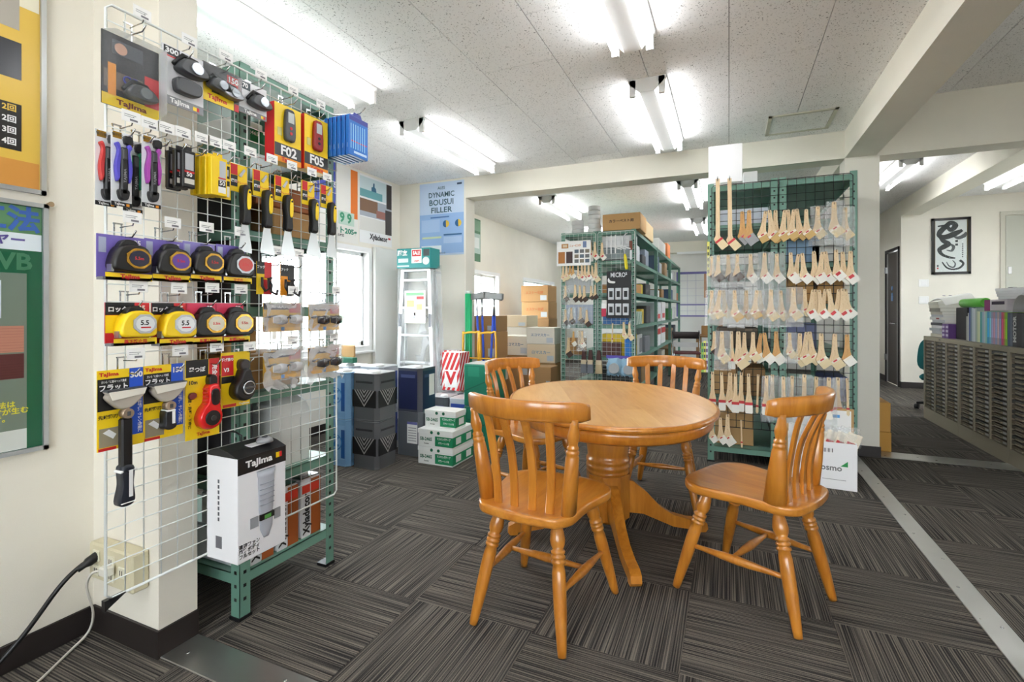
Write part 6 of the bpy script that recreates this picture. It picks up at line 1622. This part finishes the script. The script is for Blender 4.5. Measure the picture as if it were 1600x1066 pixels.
t = bpy.data.objects['magenta_carton']
MB().box(-.1212, -.12, .08, .176, 0.0, .09).build('print_patch', mat((140, 40, 110), .5), t); MB().box(-.1214, -.12, -.15, .05, .05, .075).build('print_patch', mat((60, 40, 70), .5), t)
goods('grey_file', 'grey file standing behind the purple carton', 'file', 2.21, 2.225, 5.2, 5.42, CZ + .27, CZ + .43, mat((160, 160, 162), .5))
for k in range(4):
    t = thing('loose_papers', 'white paper pad piled on the purple carton, %s from below' % nth(k), 'papers', (2.06 + .01 * k, 5.0 + .02 * k, CZ + .361 + .022 * k), (0, 0, .1 * k), 'paper pads piled on the books')
    MB().box(-.10, .10, -.15, .15, 0, .02).build('pad', mat((238, 238, 242), .6), t)
    if k == 3: MB().box(-.03, .0, .08, .12, .02, .03).build('clip', GREY, t)
t = thing('grey_tray', 'curved grey plastic tray tipped on the books at the photo edge', 'tray', (2.02, 4.74, CZ + .262))
rings = []
for i in range(11):
    a = PI * i / 10; rings.append([(-.09, .12 * math.cos(a), .14 * math.sin(a) * .9), (.1, .12 * math.cos(a), .14 * math.sin(a)), (.1, .115 * math.cos(a), .134 * math.sin(a)), (-.09, .115 * math.cos(a), .134 * math.sin(a) * .9)])
MB().ring_tube(rings).build('shell', mat((176, 176, 176), .45), t)
# framed ink picture
t = thing('framed_picture', 'black framed ink brush painting on the cream wall', 'picture', (2.93, 9.08, 1.675), FACE_NEG_Y)
w, h, f = .445, .815, .035
MB().box(-w / 2, w / 2, 0, f, 0, .025).box(-w / 2, w / 2, h - f, h, 0, .025).box(-w / 2, -w / 2 + f, 0, h, 0, .025).box(w / 2 - f, w / 2, 0, h, 0, .025).build('frame', mat((24, 20, 18), .35), t)
MB().box(-w / 2 + f, w / 2 - f, f, h - f, .004, .01).build('paper', mat((238, 238, 236), .5), t)
GD = mat((120, 104, 60), .4, .5)
MB().box(-w / 2 + f, -w / 2 + f + .006, f, h - f, .01, .02).box(w / 2 - f - .006, w / 2 - f, f, h - f, .01, .02).build('inner_edge', GD, t)
def stroke(pts, ws, m):
    P = spline([(x, y, 0) for x, y in pts], 6, False); n = len(P); vs = []; fs = []
    for i, p in enumerate(P):
        d = (P[min(i + 1, n - 1)] - P[max(i - 1, 0)]).normalized(); q = Vector((-d.y, d.x, 0)); k = i / (n - 1) * (len(ws) - 1); a = int(min(k, len(ws) - 2)); wd = ws[a] + (ws[a + 1] - ws[a]) * (k - a)
        wd *= 1.35
        vs += [p + q * wd + Vector((0, 0, .0105)), p - q * wd + Vector((0, 0, .0105))]
    for i in range(n - 1): fs.append((2 * i, 2 * i + 1, 2 * i + 3, 2 * i + 2))
    MB().add(vs, fs).build('ink_stroke', m, t)
K1 = mat((30, 30, 32), .6); K2 = mat((90, 90, 94), .6)
stroke([(-.15, .70), (-.06, .70), (.0, .64), (.05, .70), (.0, .745), (-.05, .70), (-.12, .62), (-.13, .56), (-.06, .54), (.04, .58), (.13, .63)], [.008, .012, .022, .026, .02, .024, .026, .02, .026, .03, .012], K1)
stroke([(-.13, .56), (-.09, .49), (-.03, .44), (-.08, .40), (-.13, .36), (-.1, .29), (-.02, .245), (.05, .23)], [.012, .02, .024, .026, .02, .014, .012, .006], K1)
stroke([(-.1, .18), (-.05, .1), (.02, .07), (.1, .09), (.14, .15), (.1, .2)], [.005, .008, .008, .01, .01, .012], K1)
stroke([(.02, .2), (.05, .15), (.03, .1), (-.02, .12), (-.05, .18)], [.004, .006, .008, .006, .003], K2)
stroke([(.02, .56), (.08, .52), (.15, .55), (.17, .6)], [.004, .016, .02, .006], K2)
stroke([(-.02, .44), (.03, .4), (.01, .34), (-.05, .35)], [.006, .014, .012, .003], K2)
for k in range(7): MB().box(.125, .14, .24 + .03 * k, .258 + .03 * k, .0102, .0108).build('ink_character', K2, t)
for k in range(2): MB().box(.05, .08, .41 + .05 * k, .44 + .05 * k, .0102, .0108).build('ink_character', K1, t)
MB().box(-.16, -.14, .08, .1, .0102, .0108).build('red_seal', RED, t); MB().box(-.16, -.14, .11, .14, .0102, .0108).build('ink_character', K2, t)
MB().box(-w / 2 + f, w / 2 - f, f, h - f, .0125, .0135).build('glass', GLASS, t)
for k, z in enumerate((1.50, 1.25)):
    t = thing('light_switch', ('white wall switch plate beneath the framed picture', 'lower white wall switch plate near the catalogues')[k], 'switch', (2.62, 9.08, z), FACE_NEG_Y)
    MB().cbox(-.06, .06, 0, .11, 0, .01, .003).build('plate', mat((240, 240, 238), .4), t); MB().cbox(-.03, .03, .02, .09, .01, .014, .002).build('rocker', WHITE, t)
# office chair behind the cabinets
t = thing('office_chair', 'teal office chair half hidden behind the drawer cabinets', 'chair', (2.27, 7.08, 0), (0, 0, 2.6))
TL = mat((16, 112, 116), .7)
outline(t, 'backrest', [(-.2, -.12), (-.22, .05), (-.17, .2), (0, .24), (.17, .2), (.22, .05), (.2, -.12), (0, -.15)], -.03, .04, TL)
o = t.children[-1]; o.rotation_euler = (PI / 2, 0, 0); o.location = (0, .2, .62)
mb = MB().cbox(-.22, .22, -.22, .2, .36, .43, .025); mb.build('seat', TL, t)
MB().cyl((0, 0, .1), (0, 0, .36), .025, 12).build('gas_column', BLACK, t); MB().box(-.03, .03, (.16), .24, .36, .56).build('back_bar', BLACK, t)
for k in range(5):
    a = 2 * PI * k / 5; e = (.29 * math.cos(a), .29 * math.sin(a), .07)
    arm = MB().tube([(0, 0, .11), e], [.024, .016], 8).build('base_arm', BLACK, t)
    MB().cyl((e[0] - .02, e[1], .03), (e[0] + .02, e[1], .03), .028, 14).build('caster', BLACK, arm)
# cartons by the pillar and the white display carton
goods('cardboard_carton', 'small cardboard box behind the pillar base, lower', 'carton', 1.09, 1.21, 4.92, 5.2, 0, .16, mat((190, 140, 60), .7))
goods('cardboard_carton', 'small cardboard box behind the pillar base, upper', 'carton', 1.09, 1.205, 4.92, 5.2, .162, .40, mat((196, 146, 68), .7))
t = thing('display_carton', 'white open carton with bagged brushes beside the brush rack', 'carton', (.565, 3.885, 0), (0, 0, math.radians(-4)))
CW = mat((238, 238, 240), .5)
hx, hy, hh = .19, .12, .30
MB().box(-hx, hx, -hy, -hy + .004, 0, hh).build('front_panel', CW, t); MB().box(-hx, -hx + .004, -hy + .004, hy - .004, 0, hh).build('side_panel', CW, t); MB().box(hx - .004, hx, -hy + .004, hy - .004, 0, hh).build('side_panel', CW, t)
MB().box(-hx, hx, hy - .004, hy, 0, .46).build('back_panel', CW, t); MB().box(-hx, hx, -hy + .004, hy - .004, 0, .004).build('base_panel', CW, t)
MB().box(-hx - .01, hx + .01, hy - .008, hy - .0045, .1, .485).build('brown_board', mat((196, 156, 104), .7), t); MB().box(-hx + .005, hx - .005, hy - .0095, hy - .0082, .12, .47).build('info_sheet', PAPER, t)
tx(t, 'osmo', .052, mat((120, 124, 124), .5), .05, -hy - .001, .135, FACE_NEG_Y, 1.2); MB().prism([(.10, .15), (.14, .15), (.14, .185)], 0, .0012).build('leaf_mark', mat((40, 150, 80), .5), t, (0, -hy, 0), FACE_NEG_Y)
for k in range(16): MB().box(-.05 + .007 * k, -.05 + .007 * k + (.002 if k % 3 else .004), -hy - .0008, -hy, .235, .26).build('barcode_line', INK, t)
for x in (-.06, -.035):
    MB().box(x - .002, x + .002, -hy - .0008, -hy, .07, .14).build('arrow_mark', INK, t)
    MB().prism([(x - .012, .14), (x + .012, .14), (x, .165)], 0, .0008).build('arrow_mark', INK, t, (0, -hy, 0), FACE_NEG_Y)
for b in ((-.083, -.079, .05, .19), (-.017, -.013, .05, .19), (-.083, -.013, .05, .054), (-.083, -.013, .186, .19)): MB().box(b[0], b[1], -hy - .0008, -hy, b[2], b[3]).build('mark_border', INK, t)
MB().box(.0, .13, -hy - .0008, -hy, .06, .063).build('text_line', mat((150, 150, 154), .6), t)
tx(t, 'ハケ・コテバケ', .02, RED, -.02, hy - .011, .43, FACE_NEG_Y, 1.4, width=.12); MB().box(.06, .12, hy - .0105, hy - .0096, .42, .44).build('print_patch', LBLUE, t)
for k in range(5):
    q = thing('bagged_brush', 'bagged wide brush in the white open carton, %s from its near corner' % nth(k), 'paint brush', (.50 + .055 * k, 3.86 - .012 * k, .27), (0, 0, 0), 'bagged brushes in the white carton')
    mb = MB().cbox(-.04, .04, -.012, .012, 0, .09, .004); mb.build('bristles', mat((236, 226, 208), .7), q, rot=(0, .35, 0)); MB().cbox(-.042, .042, -.015, .015, -.05, .0, .004).build('handle', BRUSHWOOD, q, rot=(0, .35, 0))
    MB().box(-.03, .03, -.0128, -.012, .01, .03).build('print_patch', REDINK, q, rot=(0, .35, 0)); crumple(.11, .13, .02, 200 + k, 5, 5).build('plastic_bag', BAG, q, (0, 0, -.01), (PI / 2, 0, 0))
# small paint colour strips beside the near rack
for k, (x, z0, hh, c) in enumerate(((-.185, .68, .23, (150, 190, 90)), (-.17, .68, .24, (232, 226, 120)), (-.155, .68, .235, (220, 224, 230)), (-.145, 1.42, .26, (226, 220, 110)))):
    t = thing('colour_strip', 'narrow printed strip hanging at the brush rack edge, %s' % ('green one', 'yellow one', 'white one', 'upper yellow one')[k], 'strip', (x, 4.05 + .006 * k, z0), FACE_NEG_Y)
    MB().box(-.009, .009, 0, hh, -.001, .001).build('strip', mat(c, .5), t)
    for q in range(5): MB().box(-.006, .006, .02 + .045 * q, .045 + .045 * q, .001, .0016).build('print_patch', mat(((60, 130, 90), (80, 80, 84), (110, 80, 140), (90, 90, 60))[k], .5), t)
# far end: calendar, table, chairs
t = thing('wall_calendar', 'year planner calendar with blue borders on the far wall', 'calendar', (-.48, YE, 1.02), FACE_NEG_Y)
MB().box(-.55, .55, 0, .95, .001, .004).build('sheet', PAPER, t)
VB = mat((120, 116, 180), .5)
zones(t, [(-.55, .55, .90, .95, VB), (-.55, -.50, 0, .95, VB), (-.55, .55, 0, .03, VB), (-.55, .55, .24, .265, VB), (.0, .05, .4, .9, mat((206, 160, 130), .5)), (.05, .2, .4, .46, mat((150, 140, 190), .5)), (-.55, -.5, .3, .5, mat((220, 150, 120), .5)), (-.55, -.5, .5, .75, mat((110, 180, 150), .5))], z=.0045)
for k in range(6): zones(t, [(-.5 + .17 * k, -.495 + .17 * k, .03, .9, mat((180, 180, 210), .5))], 'ruled_line', z=.0046)
for k in range(5): zones(t, [(-.5, .55, .12 + .16 * k, .125 + .16 * k, mat((190, 190, 214), .5))], 'ruled_line', z=.0046)
struct(MB().box(-1.0, .85, YE - .22, YE - .2, 2.33, 2.375).build('trim_4', WHITE), 'white head trim of the far opening')
t = thing('work_table', 'brown wooden table at the far end behind the brush rack', 'table', (-.05, 9.6, 0))
WD = mat((150, 112, 70), .5)
MB().cbox(-.5, .5, -.35, .35, .68, .71, .005).build('table_top', WD, t)
for a in (-.45, .45):
    for b in (-.3, .3): MB().cbox(a - .03, a + .03, b - .03, b + .03, 0, .68, .004).build('leg', WD, t)
MB().box(-.45, .45, -.02, .02, .3, .34).build('stretcher', WD, t)
goods('cardboard_carton', 'small brown carton standing on the far wooden table', 'carton', -.45, -.2, 9.4, 9.6, .711, .88, mat((160, 122, 74), .7))
goods('cardboard_carton', 'tall narrow carton on the far wooden table', 'carton', -.17, -.1, 9.5, 9.6, .711, 1.1, mat((150, 112, 66), .7))
t = thing('folding_chair', 'dark folding chair beside the far wooden table', 'chair', (-.66, 8.9, 0), (0, 0, .15))
DK = mat((40, 30, 30), .5)
rings = []
for i in range(9):
    a = -1 + i / 4; rings.append([(.23 * a, .2 - .04 * (1 - a * a) * -1, .66), (.23 * a, .2 - .04 * (1 - a * a) * -1, .78), (.23 * a, .22 - .04 * (1 - a * a) * -1, .78), (.23 * a, .22 - .04 * (1 - a * a) * -1, .66)])
MB().ring_tube(rings).build('backrest', DK, t); MB().cbox(-.21, .21, -.2, .2, .42, .45, .01).build('seat', mat((90, 30, 34), .6), t)
for s in (-1, 1):
    MB().tube([(s * .22, .23, .80), (s * .22, -.2, .01)], .011, 8).build('leg', CHROME, t); MB().tube([(s * .20, -.15, .43), (s * .20, .25, .01)], .011, 8).build('leg', CHROME, t)
MB().box(-.2, .2, .16, .2, .52, .6).build('back_bar', mat((206, 206, 206), .4), t)
